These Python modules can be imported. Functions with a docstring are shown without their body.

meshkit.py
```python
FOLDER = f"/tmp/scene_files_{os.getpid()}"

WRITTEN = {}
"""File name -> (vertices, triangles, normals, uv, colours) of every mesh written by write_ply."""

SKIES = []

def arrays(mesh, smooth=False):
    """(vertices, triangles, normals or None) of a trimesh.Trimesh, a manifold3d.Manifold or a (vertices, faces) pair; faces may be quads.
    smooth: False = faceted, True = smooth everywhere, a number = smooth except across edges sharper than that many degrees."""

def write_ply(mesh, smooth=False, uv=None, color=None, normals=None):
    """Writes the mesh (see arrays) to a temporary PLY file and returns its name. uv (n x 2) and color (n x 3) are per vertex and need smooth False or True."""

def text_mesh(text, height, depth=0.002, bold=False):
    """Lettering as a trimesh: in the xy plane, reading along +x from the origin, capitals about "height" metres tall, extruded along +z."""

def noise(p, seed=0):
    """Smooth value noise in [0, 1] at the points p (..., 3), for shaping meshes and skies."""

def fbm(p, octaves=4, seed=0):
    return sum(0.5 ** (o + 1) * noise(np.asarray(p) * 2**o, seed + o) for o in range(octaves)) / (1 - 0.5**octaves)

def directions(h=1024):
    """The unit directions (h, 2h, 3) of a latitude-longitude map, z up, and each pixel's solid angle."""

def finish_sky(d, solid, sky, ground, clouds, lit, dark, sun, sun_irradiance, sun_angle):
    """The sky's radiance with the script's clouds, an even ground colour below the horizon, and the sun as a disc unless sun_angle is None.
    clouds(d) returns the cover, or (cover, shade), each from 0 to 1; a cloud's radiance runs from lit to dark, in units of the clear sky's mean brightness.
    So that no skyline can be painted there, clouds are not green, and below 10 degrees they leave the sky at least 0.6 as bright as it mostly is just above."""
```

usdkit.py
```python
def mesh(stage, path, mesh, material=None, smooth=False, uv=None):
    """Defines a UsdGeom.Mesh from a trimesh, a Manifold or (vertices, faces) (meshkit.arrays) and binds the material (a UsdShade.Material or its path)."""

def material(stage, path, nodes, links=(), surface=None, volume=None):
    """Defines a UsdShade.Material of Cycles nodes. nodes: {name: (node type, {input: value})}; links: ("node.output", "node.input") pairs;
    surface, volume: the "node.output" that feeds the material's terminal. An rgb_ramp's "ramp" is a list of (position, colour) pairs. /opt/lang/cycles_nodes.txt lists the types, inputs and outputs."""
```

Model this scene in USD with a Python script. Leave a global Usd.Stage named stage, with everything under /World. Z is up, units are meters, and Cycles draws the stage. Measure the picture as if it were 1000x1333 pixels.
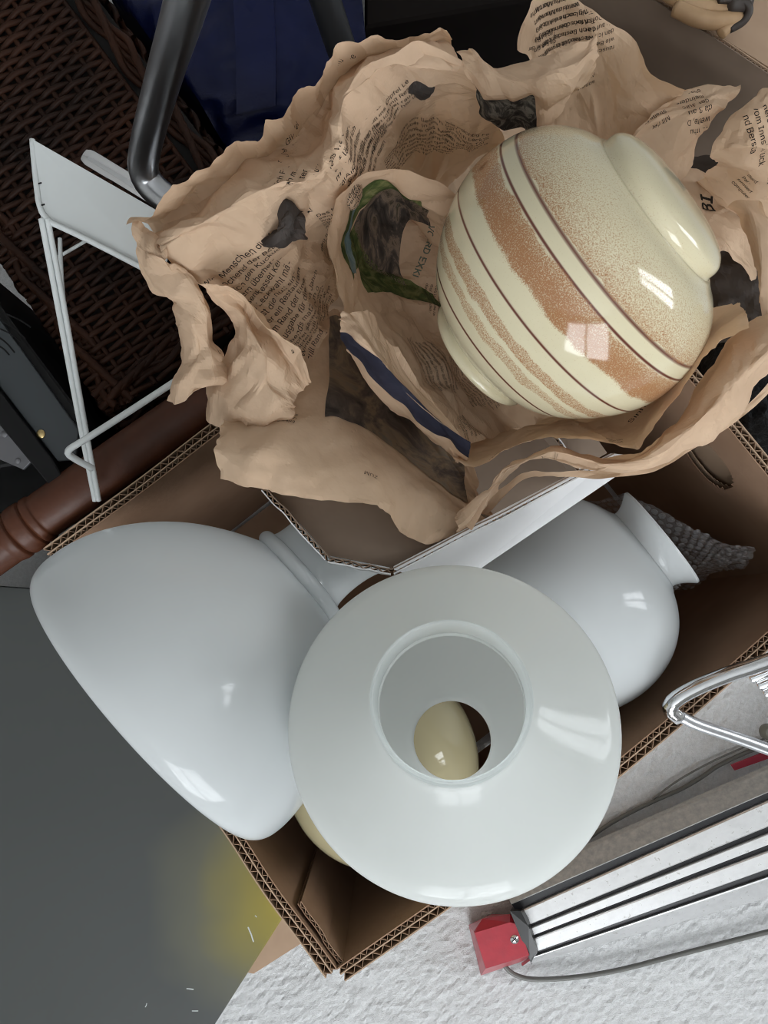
import math, numpy as np, trimesh, usdkit, meshkit
from scipy.interpolate import PchipInterpolator, LinearNDInterpolator
from scipy.spatial import cKDTree
from pxr import Usd, UsdGeom, UsdLux, UsdShade, Gf, Sdf

stage = Usd.Stage.CreateInMemory()
UsdGeom.SetStageUpAxis(stage, UsdGeom.Tokens.z)
UsdGeom.SetStageMetersPerUnit(stage, 1.0)
world = UsdGeom.Xform.Define(stage, '/World')
stage.SetDefaultPrim(world.GetPrim())
UsdGeom.Scope.Define(stage, '/World/Looks')

# ------------------------------------------------------------------ camera
F, CX, CY = 1000.0, 500.0, 666.5
EYE = np.array([0, 0, 0.97]); PITCH, ROLL = 0.12823, 0.09359
fwd = np.array([0, math.sin(PITCH), -math.cos(PITCH)]); right = np.array([1.0, 0, 0]); down = np.cross(fwd, right)
right, down = math.cos(ROLL) * right + math.sin(ROLL) * down, -math.sin(ROLL) * right + math.cos(ROLL) * down
CAM = np.stack([right, down, fwd])
cam = UsdGeom.Camera.Define(stage, '/World/camera')
up = -down; back = -fwd
cam.AddTransformOp().Set(Gf.Matrix4d(*right, 0, *up, 0, *back, 0, *EYE, 1))
cam.CreateHorizontalApertureAttr(24.0); cam.CreateVerticalApertureAttr(24.0 * 1.333)
cam.CreateFocalLengthAttr(24.0 * F / 1000.0)
cam.CreateClippingRangeAttr(Gf.Vec2f(0.01, 50))
cam.CreateExposureAttr(0.0)

# ------------------------------------------------------------------ daylight at the two windows of the room
RX0, RX1, RY0, RY1, RZ = -1.7, 2.1, -2.1, 1.7, 2.45
def rect_light(name, pos, target, w, h, inten, col):
    l = UsdLux.RectLight.Define(stage, '/World/' + name)
    z = np.array(pos, float) - np.array(target, float); z /= np.linalg.norm(z)
    x = np.cross([0, 0, 1.0], z); x /= np.linalg.norm(x); y = np.cross(z, x)
    l.AddTransformOp().Set(Gf.Matrix4d(*x, 0, *y, 0, *z, 0, *pos, 1))
    l.CreateWidthAttr(w); l.CreateHeightAttr(h); l.CreateIntensityAttr(inten); l.CreateColorAttr(Gf.Vec3f(*col))
    l.CreateNormalizeAttr(False)
WF = (-0.05, RY0 - 0.02, 1.5, 1.5, 1.5)      # front window: x centre, y, z centre, width, height
WR = (RX1 + 0.02, 0.05, 1.5, 0.6, 1.4)     # right window: x, y centre, z centre, width, height
rect_light('window_daylight_front', (WF[0], WF[1] - 0.08, WF[2]), (WF[0], 0, WF[2]), WF[3] + .3, WF[4] + .3, 9.5, (0.93, 0.97, 1.0))
rect_light('window_daylight_right', (WR[0] + 0.08, WR[1], WR[2]), (0, WR[1], WR[2]), WR[3] + .3, WR[4] + .3, 11.0, (0.93, 0.97, 1.0))

# ------------------------------------------------------------------ helpers
def U(px, py, z):
    d = CAM.T @ np.array([(px - CX) / F, (py - CY) / F, 1.0])
    return EYE + d * (z - EYE[2]) / d[2]
def ray(px, py):
    d = CAM.T @ np.array([(px - CX) / F, (py - CY) / F, 1.0]); return d / np.linalg.norm(d)
def proj(X):
    d = (np.asarray(X) - EYE) @ CAM.T
    return np.stack([CX + F * d[:, 0] / d[:, 2], CY + F * d[:, 1] / d[:, 2]], 1)
used = {}
def numbered(parent, name):
    k = (parent, name); n = used.get(k, 0); used[k] = n + 1
    return name if n == 0 else f'{name}_{n:03d}'
def tag(p, label=None, cat=None, group=None, kind=None):
    for k, v in (('label', label), ('category', cat), ('group', group), ('kind', kind)):
        if v: p.SetCustomDataByKey(k, v)
    return p
ORI = {}
def thing(name, label, cat, loc=(0, 0, 0), group=None):
    path = '/World/' + numbered('/World', name)
    x = UsdGeom.Xform.Define(stage, path); x.AddTranslateOp().Set(Gf.Vec3d(*map(float, loc)))
    ORI[path] = np.array(loc, float)
    return tag(x.GetPrim(), label, cat, group)
def obj(name, mesh, mat, parent=None, smooth=False, label=None, cat=None, group=None, kind=None):
    """One Mesh prim; mesh is in world coordinates and shifted to its parent's frame."""
    if isinstance(mesh, (list,)): mesh = cat_mesh(mesh)
    v, f = (np.asarray(mesh[0], float), np.asarray(mesh[1])) if isinstance(mesh, tuple) else (np.array(mesh.vertices), np.array(mesh.faces))
    base = str(parent.GetPath()) if parent is not None else '/World'
    path = base + '/' + numbered(base, name)
    if parent is not None:
        o = ORI.get(base, np.zeros(3)); v = v - o; ORI[path] = o
        m = usdkit.mesh(stage, path, (v, f), mat, smooth)
    else:
        o = np.array([v[:, 0].mean(), v[:, 1].mean(), v[:, 2].min()]); ORI[path] = o
        m = usdkit.mesh(stage, path, (v - o, f), mat, smooth)
        m.AddTranslateOp().Set(Gf.Vec3d(*map(float, o)))
    return tag(m.GetPrim(), label, cat, group, kind)
def tri(f):
    f = np.asarray(f)
    return np.vstack([f[:, [0, 1, 2]], f[:, [0, 2, 3]]]) if f.shape[1] == 4 else f
def cat_mesh(ms):
    V, Fc, n = [], [], 0
    for m in ms:
        v, f = (np.asarray(m[0]), tri(m[1])) if isinstance(m, tuple) else (np.array(m.vertices), np.array(m.faces))
        V.append(v); Fc.append(f + n); n += len(v)
    return np.vstack(V), np.vstack(Fc)
def frame(axis, hint=(0, 0, 1)):
    z = np.array(axis, float); z /= np.linalg.norm(z)
    h = np.array(hint, float)
    if abs(z @ h) > .95: h = np.array([1.0, 0, 0])
    x = np.cross(h, z); x /= np.linalg.norm(x)
    return x, np.cross(z, x), z
def spline(P, n):
    P = np.asarray(P, float); t = np.r_[0, np.cumsum(np.linalg.norm(np.diff(P, axis=0), axis=1))]
    return PchipInterpolator(t, P)(np.linspace(0, t[-1], n))
def smooth_path(P, n, it=3):
    """Chaikin corner cutting, then an even resampling."""
    P = np.asarray(P, float)
    for _ in range(it):
        Q = [P[0]]
        for a, b in zip(P[:-1], P[1:]): Q += [.75 * a + .25 * b, .25 * a + .75 * b]
        P = np.array(Q + [P[-1]])
    t = np.r_[0, np.cumsum(np.linalg.norm(np.diff(P, axis=0), axis=1))]
    s = np.linspace(0, t[-1], n)
    return np.stack([np.interp(s, t, P[:, k]) for k in range(P.shape[1])], 1)
def lathe(prof, c, axis, seg=96, closed=False):
    """prof: (r, h) pairs; surface of revolution round axis through c."""
    x, y, z = frame(axis); prof = np.asarray(prof, float); n = len(prof)
    a = np.arange(seg) * 2 * np.pi / seg
    v = (np.asarray(c) + prof[:, 1][:, None, None] * z + prof[:, 0][:, None, None] * (np.cos(a)[None, :, None] * x + np.sin(a)[None, :, None] * y)).reshape(-1, 3)
    i, j = np.meshgrid(np.arange(n if closed else n - 1), np.arange(seg), indexing='ij')
    i2, j2 = (i + 1) % n, (j + 1) % seg
    q = np.stack([i * seg + j, i * seg + j2, i2 * seg + j2, i2 * seg + j], -1).reshape(-1, 4)
    return v, tri(q)
def shell(outer, t):
    """Closed (r, h) loop of a hollow shade: the outer profile and its inward offset."""
    o = smooth_path(outer, 90, 2); d = np.gradient(o, axis=0); d /= np.linalg.norm(d, axis=1, keepdims=True) + 1e-9
    nrm = np.stack([-d[:, 1], d[:, 0]], 1)          # profile runs from bottom to top: inward is -r
    inner = o + nrm * t
    mid0 = (o[0] + inner[0]) / 2 - d[0] * t * .45; mid1 = (o[-1] + inner[-1]) / 2 + d[-1] * t * .45
    return np.vstack([o, mid1[None], inner[::-1], mid0[None]])
def tube(P, r, sides=12, caps=True, flat=1.0, hint=(0, 0, 1)):
    P = np.asarray(P, float); r = np.broadcast_to(r, (len(P),)).astype(float); T = np.gradient(P, axis=0); T /= np.linalg.norm(T, axis=1, keepdims=True)
    x = np.cross(hint, T[0])
    if np.linalg.norm(x) < 1e-3: x = np.cross([1, 0, 0.1], T[0])
    X = []
    for t in T:
        x = x - t * (x @ t); x /= np.linalg.norm(x); X.append(x.copy())
    X = np.array(X); Y = np.cross(T, X); a = np.arange(sides) * 2 * np.pi / sides
    v = (P[:, None] + r[:, None, None] * (np.cos(a)[None, :, None] * X[:, None] + flat * np.sin(a)[None, :, None] * Y[:, None])).reshape(-1, 3)
    i, j = np.meshgrid(np.arange(len(P) - 1), np.arange(sides), indexing='ij'); j2 = (j + 1) % sides
    f = tri(np.stack([i * sides + j, i * sides + j2, (i + 1) * sides + j2, (i + 1) * sides + j], -1).reshape(-1, 4))
    if caps:
        n = len(v); v = np.vstack([v, P[:1] - T[:1] * r[0] * .4, P[-1:] + T[-1:] * r[-1] * .4]); k = (len(P) - 1) * sides
        jj = np.arange(sides); f = np.vstack([f, np.stack([np.full(sides, n), (jj + 1) % sides, jj], 1), np.stack([np.full(sides, n + 1), k + jj, k + (jj + 1) % sides], 1)])
    return v, f
def prism(poly, z0, z1, bev=0.0):
    """A polygon of world xy points extruded from z0 to z1, edges slightly chamfered."""
    import shapely
    pg = shapely.geometry.polygon.orient(shapely.Polygon(np.asarray(poly)[:, :2]), 1.0)
    if bev <= 0: m = trimesh.creation.extrude_polygon(pg, z1 - z0, engine='earcut'); m.apply_translation([0, 0, z0]); return m
    import manifold3d as mf
    c = np.asarray(pg.exterior.coords)[:-1]; m = len(c); e = np.roll(c, -1, 0) - c; e /= np.linalg.norm(e, axis=1, keepdims=True)
    nr = np.stack([-e[:, 1], e[:, 0]], 1); b = nr + np.roll(nr, 1, 0); inset = c + b / np.maximum((b * nr).sum(1), .3)[:, None] * bev
    P = np.vstack([np.c_[c, np.full(m, z0)], np.c_[c, np.full(m, z1 - bev)], np.c_[inset, np.full(m, z1)]]); f = []
    for r in range(2):
        for k in range(m): f.append([r * m + k, r * m + (k + 1) % m, (r + 1) * m + (k + 1) % m, (r + 1) * m + k])
    tv, tf = trimesh.creation.triangulate_polygon(shapely.Polygon(inset), engine='earcut'); bv_, bf = trimesh.creation.triangulate_polygon(pg, engine='earcut')
    return cat_mesh([(P, np.array(f)), (np.c_[tv[:, :2], np.full(len(tv), z1)], np.asarray(tf)), (np.c_[bv_[:, :2], np.full(len(bv_), z0)], np.asarray(bf)[:, ::-1])])
def slab(quad, n, t, bev=.0008):
    """Four (or more) coplanar-ish corner points thickened by t along -n."""
    import manifold3d as mf
    q = np.asarray(quad, float); n = np.asarray(n, float) / np.linalg.norm(n); c = q.mean(0)
    pts = []
    for p in q:
        d = (p - c) / np.linalg.norm(p - c) * bev
        pts += [p - d, p - n * bev, p - n * (t - bev), p - d - n * t]
    m = mf.Manifold.hull_points(np.array(pts)).to_mesh()
    return m.vert_properties[:, :3], m.tri_verts
def box(x0, x1, y0, y1, z0, z1):
    m = trimesh.creation.box((x1 - x0, y1 - y0, z1 - z0)); m.apply_translation(((x0 + x1) / 2, (y0 + y1) / 2, (z0 + z1) / 2)); return m
def rounded(size, c, axes, bev):
    """Box of half sizes, chamfered, with its three axes given."""
    import manifold3d as mf
    s = np.array(size, float); pts = []
    for sx in (-1, 1):
        for sy in (-1, 1):
            for sz in (-1, 1):
                for k in range(3):
                    d = s - bev; d[k] = s[k]; pts.append(d * (sx, sy, sz))
    p = np.array(pts) @ np.array(axes) + c
    m = mf.Manifold.hull_points(p).to_mesh(); return m.vert_properties[:, :3], m.tri_verts

# ------------------------------------------------------------------ materials
M = {}
def mat(name, nodes, links, surface):
    M[name] = usdkit.material(stage, '/World/Looks/' + name, nodes, links, surface=surface)
def plain(name, col, rough=.5, metal=0, bump=None, spec=.5, var=None, coat=0):
    """Principled with optional noise relief (scale, distance) and colour variation (scale, second colour)."""
    n = {'p': ('principled_bsdf', {'base_color': col, 'roughness': rough, 'metallic': metal, 'specular_ior_level': spec, 'coat_weight': coat}), 'g': ('geometry', {})}; l = []
    if var:
        n['v'] = ('noise_texture', {'scale': var[0], 'detail': 5, 'roughness': .6}); n['r'] = ('rgb_ramp', {'ramp': [(.35, col), (.7, var[1])]})
        l += [('g.position', 'v.vector'), ('v.fac', 'r.fac'), ('r.color', 'p.base_color')]
    if bump:
        n['b'] = ('noise_texture', {'scale': bump[0], 'detail': 4}); n['bm'] = ('bump', {'distance': bump[1], 'strength': 1.0})
        l += [('g.position', 'b.vector'), ('b.fac', 'bm.height'), ('bm.normal', 'p.normal')]
    mat(name, n, l, 'p.BSDF')
plain('wall_paint', (.5, .49, .47), .8, bump=(60, .0005))
plain('ceiling_paint', (.8, .8, .79), .9)
plain('window_frame_white', (.8, .8, .8), .35)
plain('carpet_fibre', (.57, .575, .58), .95, bump=(800, .0010), spec=.1, var=(250, (.68, .685, .695)))
plain('kraft_inside', (.27, .165, .105), .85, bump=(220, .0002), spec=.2, var=(14, (.33, .21, .14)))
plain('kraft_edge', (.42, .30, .21), .9, spec=.1)
plain('kraft_flute', (.30, .20, .135), .95, spec=.1)
plain('carton_grey_inside', (.22, .165, .125), .85, bump=(250, .0001), spec=.2, var=(20, (.26, .20, .155)))
plain('carton_white', (.72, .72, .73), .5, bump=(300, .00008), spec=.35)
plain('kraft_pale', (.40, .27, .18), .85, var=(18, (.45, .31, .21)))
plain('chrome', (.75, .76, .78), .07, 1.0)
plain('chrome_dark', (.50, .51, .53), .30, 1.0)
plain('steel_worn', (.30, .31, .305), .55, .0, var=(160, (.45, .44, .42)))
plain('white_enamel', (.60, .63, .63), .32, bump=(200, .00006))
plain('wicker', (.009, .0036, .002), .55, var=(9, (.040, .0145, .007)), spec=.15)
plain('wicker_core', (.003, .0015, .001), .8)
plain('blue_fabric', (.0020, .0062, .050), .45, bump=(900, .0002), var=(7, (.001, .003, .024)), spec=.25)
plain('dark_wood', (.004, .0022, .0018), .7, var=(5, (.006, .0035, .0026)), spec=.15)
plain('turned_wood', (.085, .028, .013), .45, var=(22, (.05, .017, .008)), spec=.3, bump=(90, .0004))
plain('case_black', (.004, .004, .0045), .45, spec=.25)
plain('case_grey', (.034, .040, .044), .5, bump=(600, .00006))
plain('case_metal', (.16, .16, .17), .4, .6)
plain('brass_screw', (.55, .42, .2), .3, 1.0)
plain('ink', (.03, .024, .02), .9, spec=.1)
plain('ink_faint', (.15, .11, .08), .9, spec=.1)
plain('teal_ink', (.15, .17, .13), .9, spec=.1)
plain('black_fleece', (.006, .006, .007), .95, bump=(300, .003), var=(60, (.014, .014, .016)))
plain('red_plastic', (.42, .018, .035), .28, var=(60, (.33, .014, .03)), bump=(120, .0002))
plain('red_label', (.40, .03, .06), .5)
plain('black_rubber', (.012, .012, .015), .45)
plain('black_plastic', (.010, .010, .011), .35)
plain('cable_grey', (.13, .13, .12), .4)
plain('cane', (.50, .33, .19), .5, var=(40, (.40, .25, .13)))
plain('dark_leather', (.035, .025, .02), .5)
plain('tube_grey', (.02, .022, .026), .5, .2)
plain('olive_rubber', (.17, .17, .14), .6)
plain('masonry_dark', (.02, .02, .022), .8)
# opal glass: glossy white that lets some light through
def opal(name, col, trans, rough=.06):
    mat(name, {'p': ('principled_bsdf', {'base_color': col, 'roughness': rough, 'ior': 1.45, 'coat_weight': .1, 'coat_roughness': .03}), 't': ('translucent_bsdf', {'color': col}), 'm': ('mix_closure', {'fac': trans}),
               'g': ('geometry', {}), 'n': ('noise_texture', {'scale': 9, 'detail': 2}), 'b': ('bump', {'distance': .0006, 'strength': .6})},
        [('p.BSDF', 'm.closure1'), ('t.BSDF', 'm.closure2'), ('g.position', 'n.vector'), ('n.fac', 'b.height'), ('b.normal', 'p.normal')], 'm.closure')
opal('opal_white', (.80, .825, .832), .48, .1)
opal('opal_thin', (.91, .925, .915), .64, .1)
opal('opal_clear', (.84, .87, .865), .75, .05)
opal('opal_cream', (.50, .44, .27), .12)
# newspaper: salmon paper that glows a little when lit from behind
def paper(name, c1, c2, trans=.22):
    mat(name, {'g': ('geometry', {}), 'n': ('noise_texture', {'scale': 35, 'detail': 5, 'roughness': .6}), 'r': ('rgb_ramp', {'ramp': [(.35, c1), (.7, c2)]}),
               'n2': ('noise_texture', {'scale': 130, 'detail': 3}), 'b': ('bump', {'distance': .0012, 'strength': .5}),
               'p': ('principled_bsdf', {'roughness': .85, 'specular_ior_level': .15}), 't': ('translucent_bsdf', {'color': (.80, .50, .27)}), 'm': ('mix_closure', {'fac': trans})},
        [('g.position', 'n.vector'), ('n.fac', 'r.fac'), ('r.color', 'p.base_color'), ('g.position', 'n2.vector'), ('n2.fac', 'b.height'), ('b.normal', 'p.normal'), ('b.normal', 't.normal'), ('p.BSDF', 'm.closure1'), ('t.BSDF', 'm.closure2')], 'm.closure')
paper('newspaper', (.57, .41, .285), (.65, .48, .34))
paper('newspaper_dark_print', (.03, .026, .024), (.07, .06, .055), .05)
def printed(name, scale, ramp, dist=1.5, stretch=(1, 1, 1)):
    mat(name, {'g': ('geometry', {}), 'mp': ('mapping', {'scale': stretch}), 'n': ('noise_texture', {'scale': scale, 'detail': 6, 'roughness': .65, 'distortion': dist}), 'r': ('rgb_ramp', {'ramp': ramp}), 'p': ('principled_bsdf', {'roughness': .8, 'specular_ior_level': .2})},
        [('g.position', 'mp.vector'), ('mp.vector', 'n.vector'), ('n.fac', 'r.fac'), ('r.color', 'p.base_color')], 'p.BSDF')
printed('photo_rock', 45, [(.3, (.025, .021, .018)), (.46, (.09, .07, .058)), (.54, (.25, .18, .13)), (.62, (.07, .055, .035)), (.78, (.27, .24, .18))], 1.2, (1.5, .6, 1))
printed('photo_meadow', 60, [(.3, (.02, .028, .01)), (.5, (.075, .10, .03)), (.62, (.18, .18, .07)), (.8, (.26, .23, .15))])
printed('photo_river', 50, [(.3, (.07, .12, .13)), (.5, (.14, .20, .21)), (.7, (.25, .29, .27))])
printed('photo_dusk', 28, [(.3, (.04, .034, .03)), (.45, (.12, .095, .08)), (.56, (.27, .20, .13)), (.72, (.15, .155, .15))], .8)
printed('photo_navy', 30, [(.3, (.012, .012, .022)), (.55, (.02, .02, .035)), (.7, (.035, .033, .05))])
printed('photo_bw', 70, [(.3, (.012, .011, .01)), (.47, (.045, .04, .036)), (.58, (.20, .18, .15)), (.75, (.10, .09, .08))], 2.5)
# bubble wrap
mat('bubble_film', {'t': ('transparent_bsdf', {'color': (.93, .92, .92)}), 'gl': ('glossy_bsdf', {'color': (.9, .9, .9), 'roughness': .12}), 'd': ('diffuse_bsdf', {'color': (.6, .6, .62)}), 'm1': ('mix_closure', {'fac': .16}), 'm2': ('mix_closure', {}), 'lw': ('fresnel', {'IOR': 1.6})},
    [('t.BSDF', 'm1.closure1'), ('d.BSDF', 'm1.closure2'), ('m1.closure', 'm2.closure1'), ('gl.BSDF', 'm2.closure2'), ('lw.fac', 'm2.fac')], 'm2.closure')
# brushed, scuffed aluminium
mat('aluminium', {'g': ('geometry', {}), 'n': ('noise_texture', {'scale': 190, 'detail': 5, 'roughness': .7}), 'r': ('rgb_ramp', {'ramp': [(.3, (.70, .70, .71)), (.62, (.74, .745, .75)), (.66, (.40, .39, .37)), (.7, (.72, .72, .73))]}), 'n2': ('noise_texture', {'scale': 40}), 'mr': ('map_range', {'to_min': .25, 'to_max': .5}), 'p': ('principled_bsdf', {'metallic': .75})},
    [('g.position', 'n.vector'), ('n.fac', 'r.fac'), ('r.color', 'p.base_color'), ('g.position', 'n2.vector'), ('n2.fac', 'mr.value'), ('mr.result', 'p.roughness')], 'p.BSDF')
# grey lacquer board whose colour turns yellow towards its corner
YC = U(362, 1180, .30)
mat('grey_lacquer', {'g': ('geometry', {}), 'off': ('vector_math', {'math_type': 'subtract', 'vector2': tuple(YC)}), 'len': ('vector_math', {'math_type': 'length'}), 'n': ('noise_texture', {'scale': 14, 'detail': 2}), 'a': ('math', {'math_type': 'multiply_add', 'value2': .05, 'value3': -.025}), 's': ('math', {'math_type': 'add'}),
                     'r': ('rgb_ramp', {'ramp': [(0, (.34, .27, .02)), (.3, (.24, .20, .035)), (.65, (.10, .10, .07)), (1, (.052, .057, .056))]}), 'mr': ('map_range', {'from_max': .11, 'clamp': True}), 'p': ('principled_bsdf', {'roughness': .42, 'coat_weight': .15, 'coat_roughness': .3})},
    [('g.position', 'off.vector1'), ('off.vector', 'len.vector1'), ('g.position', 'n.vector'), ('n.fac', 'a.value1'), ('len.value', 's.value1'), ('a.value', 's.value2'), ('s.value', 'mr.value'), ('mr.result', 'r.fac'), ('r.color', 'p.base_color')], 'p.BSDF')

# ------------------------------------------------------------------ the room
def struct(name, mesh, m, parent=None, smooth=False):
    p = obj(name, mesh, m, parent, smooth)
    if parent is None: tag(p, kind='structure')
    return p
gx, gy = np.meshgrid(np.linspace(-.30, 1.0, 420), np.linspace(-.66, .06, 236), indexing='ij')
pts = np.stack([gx, gy, 0 * gx], -1)
ca, sa = math.cos(.6), math.sin(.6)
q = np.stack([(gx * ca + gy * sa) / .0085, (-gx * sa + gy * ca) / .0050, 0 * gx], -1)
hgt = .0042 * meshkit.fbm(q, 3, 5) + .003 * meshkit.noise(np.stack([gx / .05, gy / .05, 0 * gx], -1), 3)
edge = np.minimum.reduce([gx + .30, 1.0 - gx, gy + .66, .06 - gy]); hgt = (hgt - .006) * np.clip(edge / .01, 0, 1)
pts[..., 2] = hgt; ni, nj = gx.shape
i, j = np.meshgrid(np.arange(ni - 1), np.arange(nj - 1), indexing='ij')
pile = (pts.reshape(-1, 3), tri(np.stack([i * nj + j, (i + 1) * nj + j, (i + 1) * nj + j + 1, i * nj + j + 1], -1).reshape(-1, 4)))
def ring_plate(X0, X1, Y0, Y1, hx0, hx1, hy0, hy1, z0, z1):
    return [box(X0, hx0, Y0, Y1, z0, z1), box(hx1, X1, Y0, Y1, z0, z1), box(hx0, hx1, Y0, hy0, z0, z1), box(hx0, hx1, hy1, Y1, z0, z1)]
fl = cat_mesh(ring_plate(RX0, RX1, RY0, RY1, -.30, 1.0, -.66, .06, -.05, 0))
struct('floor', cat_mesh([fl, pile]), M['carpet_fibre'])
struct('ceiling', box(RX0, RX1, RY0, RY1, RZ, RZ + .05), M['ceiling_paint'])
struct('wall_left', box(RX0 - .1, RX0, RY0, RY1, 0, RZ), M['wall_paint'])
struct('wall_back', box(RX0 - .1, RX1 + .1, RY1, RY1 + .1, 0, RZ), M['wall_paint'])
def wall_hole_y(y0, y1, hx0, hx1, hz0, hz1):
    return [box(RX0 - .1, hx0, y0, y1, 0, RZ), box(hx1, RX1 + .1, y0, y1, 0, RZ), box(hx0, hx1, y0, y1, 0, hz0), box(hx0, hx1, y0, y1, hz1, RZ)]
def wall_hole_x(x0, x1, hy0, hy1, hz0, hz1):
    return [box(x0, x1, RY0, hy0, 0, RZ), box(x0, x1, hy1, RY1, 0, RZ), box(x0, x1, hy0, hy1, 0, hz0), box(x0, x1, hy0, hy1, hz1, RZ)]
fx0, fx1, fz0, fz1 = WF[0] - WF[3] / 2, WF[0] + WF[3] / 2, WF[2] - WF[4] / 2, WF[2] + WF[4] / 2
ry0, ry1, rz0, rz1 = WR[1] - WR[3] / 2, WR[1] + WR[3] / 2, WR[2] - WR[4] / 2, WR[2] + WR[4] / 2
struct('wall_front', cat_mesh(wall_hole_y(RY0 - .1, RY0, fx0, fx1, fz0, fz1)), M['wall_paint'])
struct('wall_right', cat_mesh(wall_hole_x(RX1, RX1 + .1, ry0, ry1, rz0, rz1)), M['wall_paint'])
fr = [box(fx0, fx1, RY0 - .06, RY0, fz0, fz0 + .05), box(fx0, fx1, RY0 - .06, RY0, fz1 - .05, fz1), box(fx0, fx0 + .05, RY0 - .06, RY0, fz0, fz1), box(fx1 - .05, fx1, RY0 - .06, RY0, fz0, fz1), box(WF[0] - .035, WF[0] + .035, RY0 - .06, RY0, fz0, fz1)]
struct('window_1', cat_mesh(fr), M['window_frame_white'])
fr = [box(RX1, RX1 + .06, ry0, ry1, rz0, rz0 + .05), box(RX1, RX1 + .06, ry0, ry1, rz1 - .05, rz1), box(RX1, RX1 + .06, ry0, ry0 + .05, rz0, rz1), box(RX1, RX1 + .06, ry1 - .05, ry1, rz0, rz1), box(RX1, RX1 + .06, WR[1] - .03, WR[1] + .03, rz0, rz1)]
struct('window_2', cat_mesh(fr), M['window_frame_white'])

# ------------------------------------------------------------------ the big cardboard box
BC = np.array([.0444, .0351, 0]); BA, BL, BW, BZ = .55539, .5126, .3959, .34
bu = np.array([math.cos(BA), math.sin(BA), 0]); bv = np.array([-bu[1], bu[0], 0])
kB = BC - bu * BL / 2 - bv * BW / 2; kA = kB + bv * BW; kC = kB + bu * BL; kD = kC + bv * BW
def strip(curve, n, o0, o1, z0, z1):
    """A thin upright sheet following a curve: between the offsets o0 and o1 along n."""
    c = np.asarray(curve); m = len(c); z = np.array([0, 0, 1.0])
    v = np.vstack([c + n * o0 + z * z0, c + n * o1 + z * z0, c + n * o1 + z * z1, c + n * o0 + z * z1]); f = []
    for a in range(m - 1):
        for k in range(4):
            k2 = (k + 1) % 4; f.append([k * m + a, k2 * m + a, k2 * m + a + 1, k * m + a + 1])
    f += [[0, 3 * m, 2 * m, m], [m - 1, 2 * m - 1, 3 * m - 1, 4 * m - 1]]
    return v, tri(np.array(f))
def flute(curve, n, o0, o1, z0, z1, pitch, seed):
    c = np.asarray(curve); t = np.r_[0, np.cumsum(np.linalg.norm(np.diff(c, axis=0), axis=1))]; k = int(t[-1] / pitch * 2)
    s = np.linspace(0, t[-1], k + 1); rng = np.random.default_rng(seed); s[1:-1] += rng.uniform(-.12, .12, k - 1) * pitch
    p = np.stack([np.interp(s, t, c[:, d]) for d in range(3)], 1) + n * np.where(np.arange(k + 1) % 2, o0, o1)[:, None]
    w = .00035
    tv = np.gradient(p, axis=0); tv /= np.linalg.norm(tv, axis=1, keepdims=True); nn = np.cross(tv, [0, 0, 1.0])
    return strip(p, nn, -w, w, z0, z1) if False else ((lambda a, b, zz: (np.vstack([a + zz * z0, b + zz * z0, b + zz * z1, a + zz * z1]), tri(np.array([[r * (k + 1) + e, ((r + 1) % 4) * (k + 1) + e, ((r + 1) % 4) * (k + 1) + e + 1, r * (k + 1) + e + 1] for e in range(k) for r in range(4)]))))(p - nn * w, p + nn * w, np.array([0, 0, 1.0])))
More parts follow.
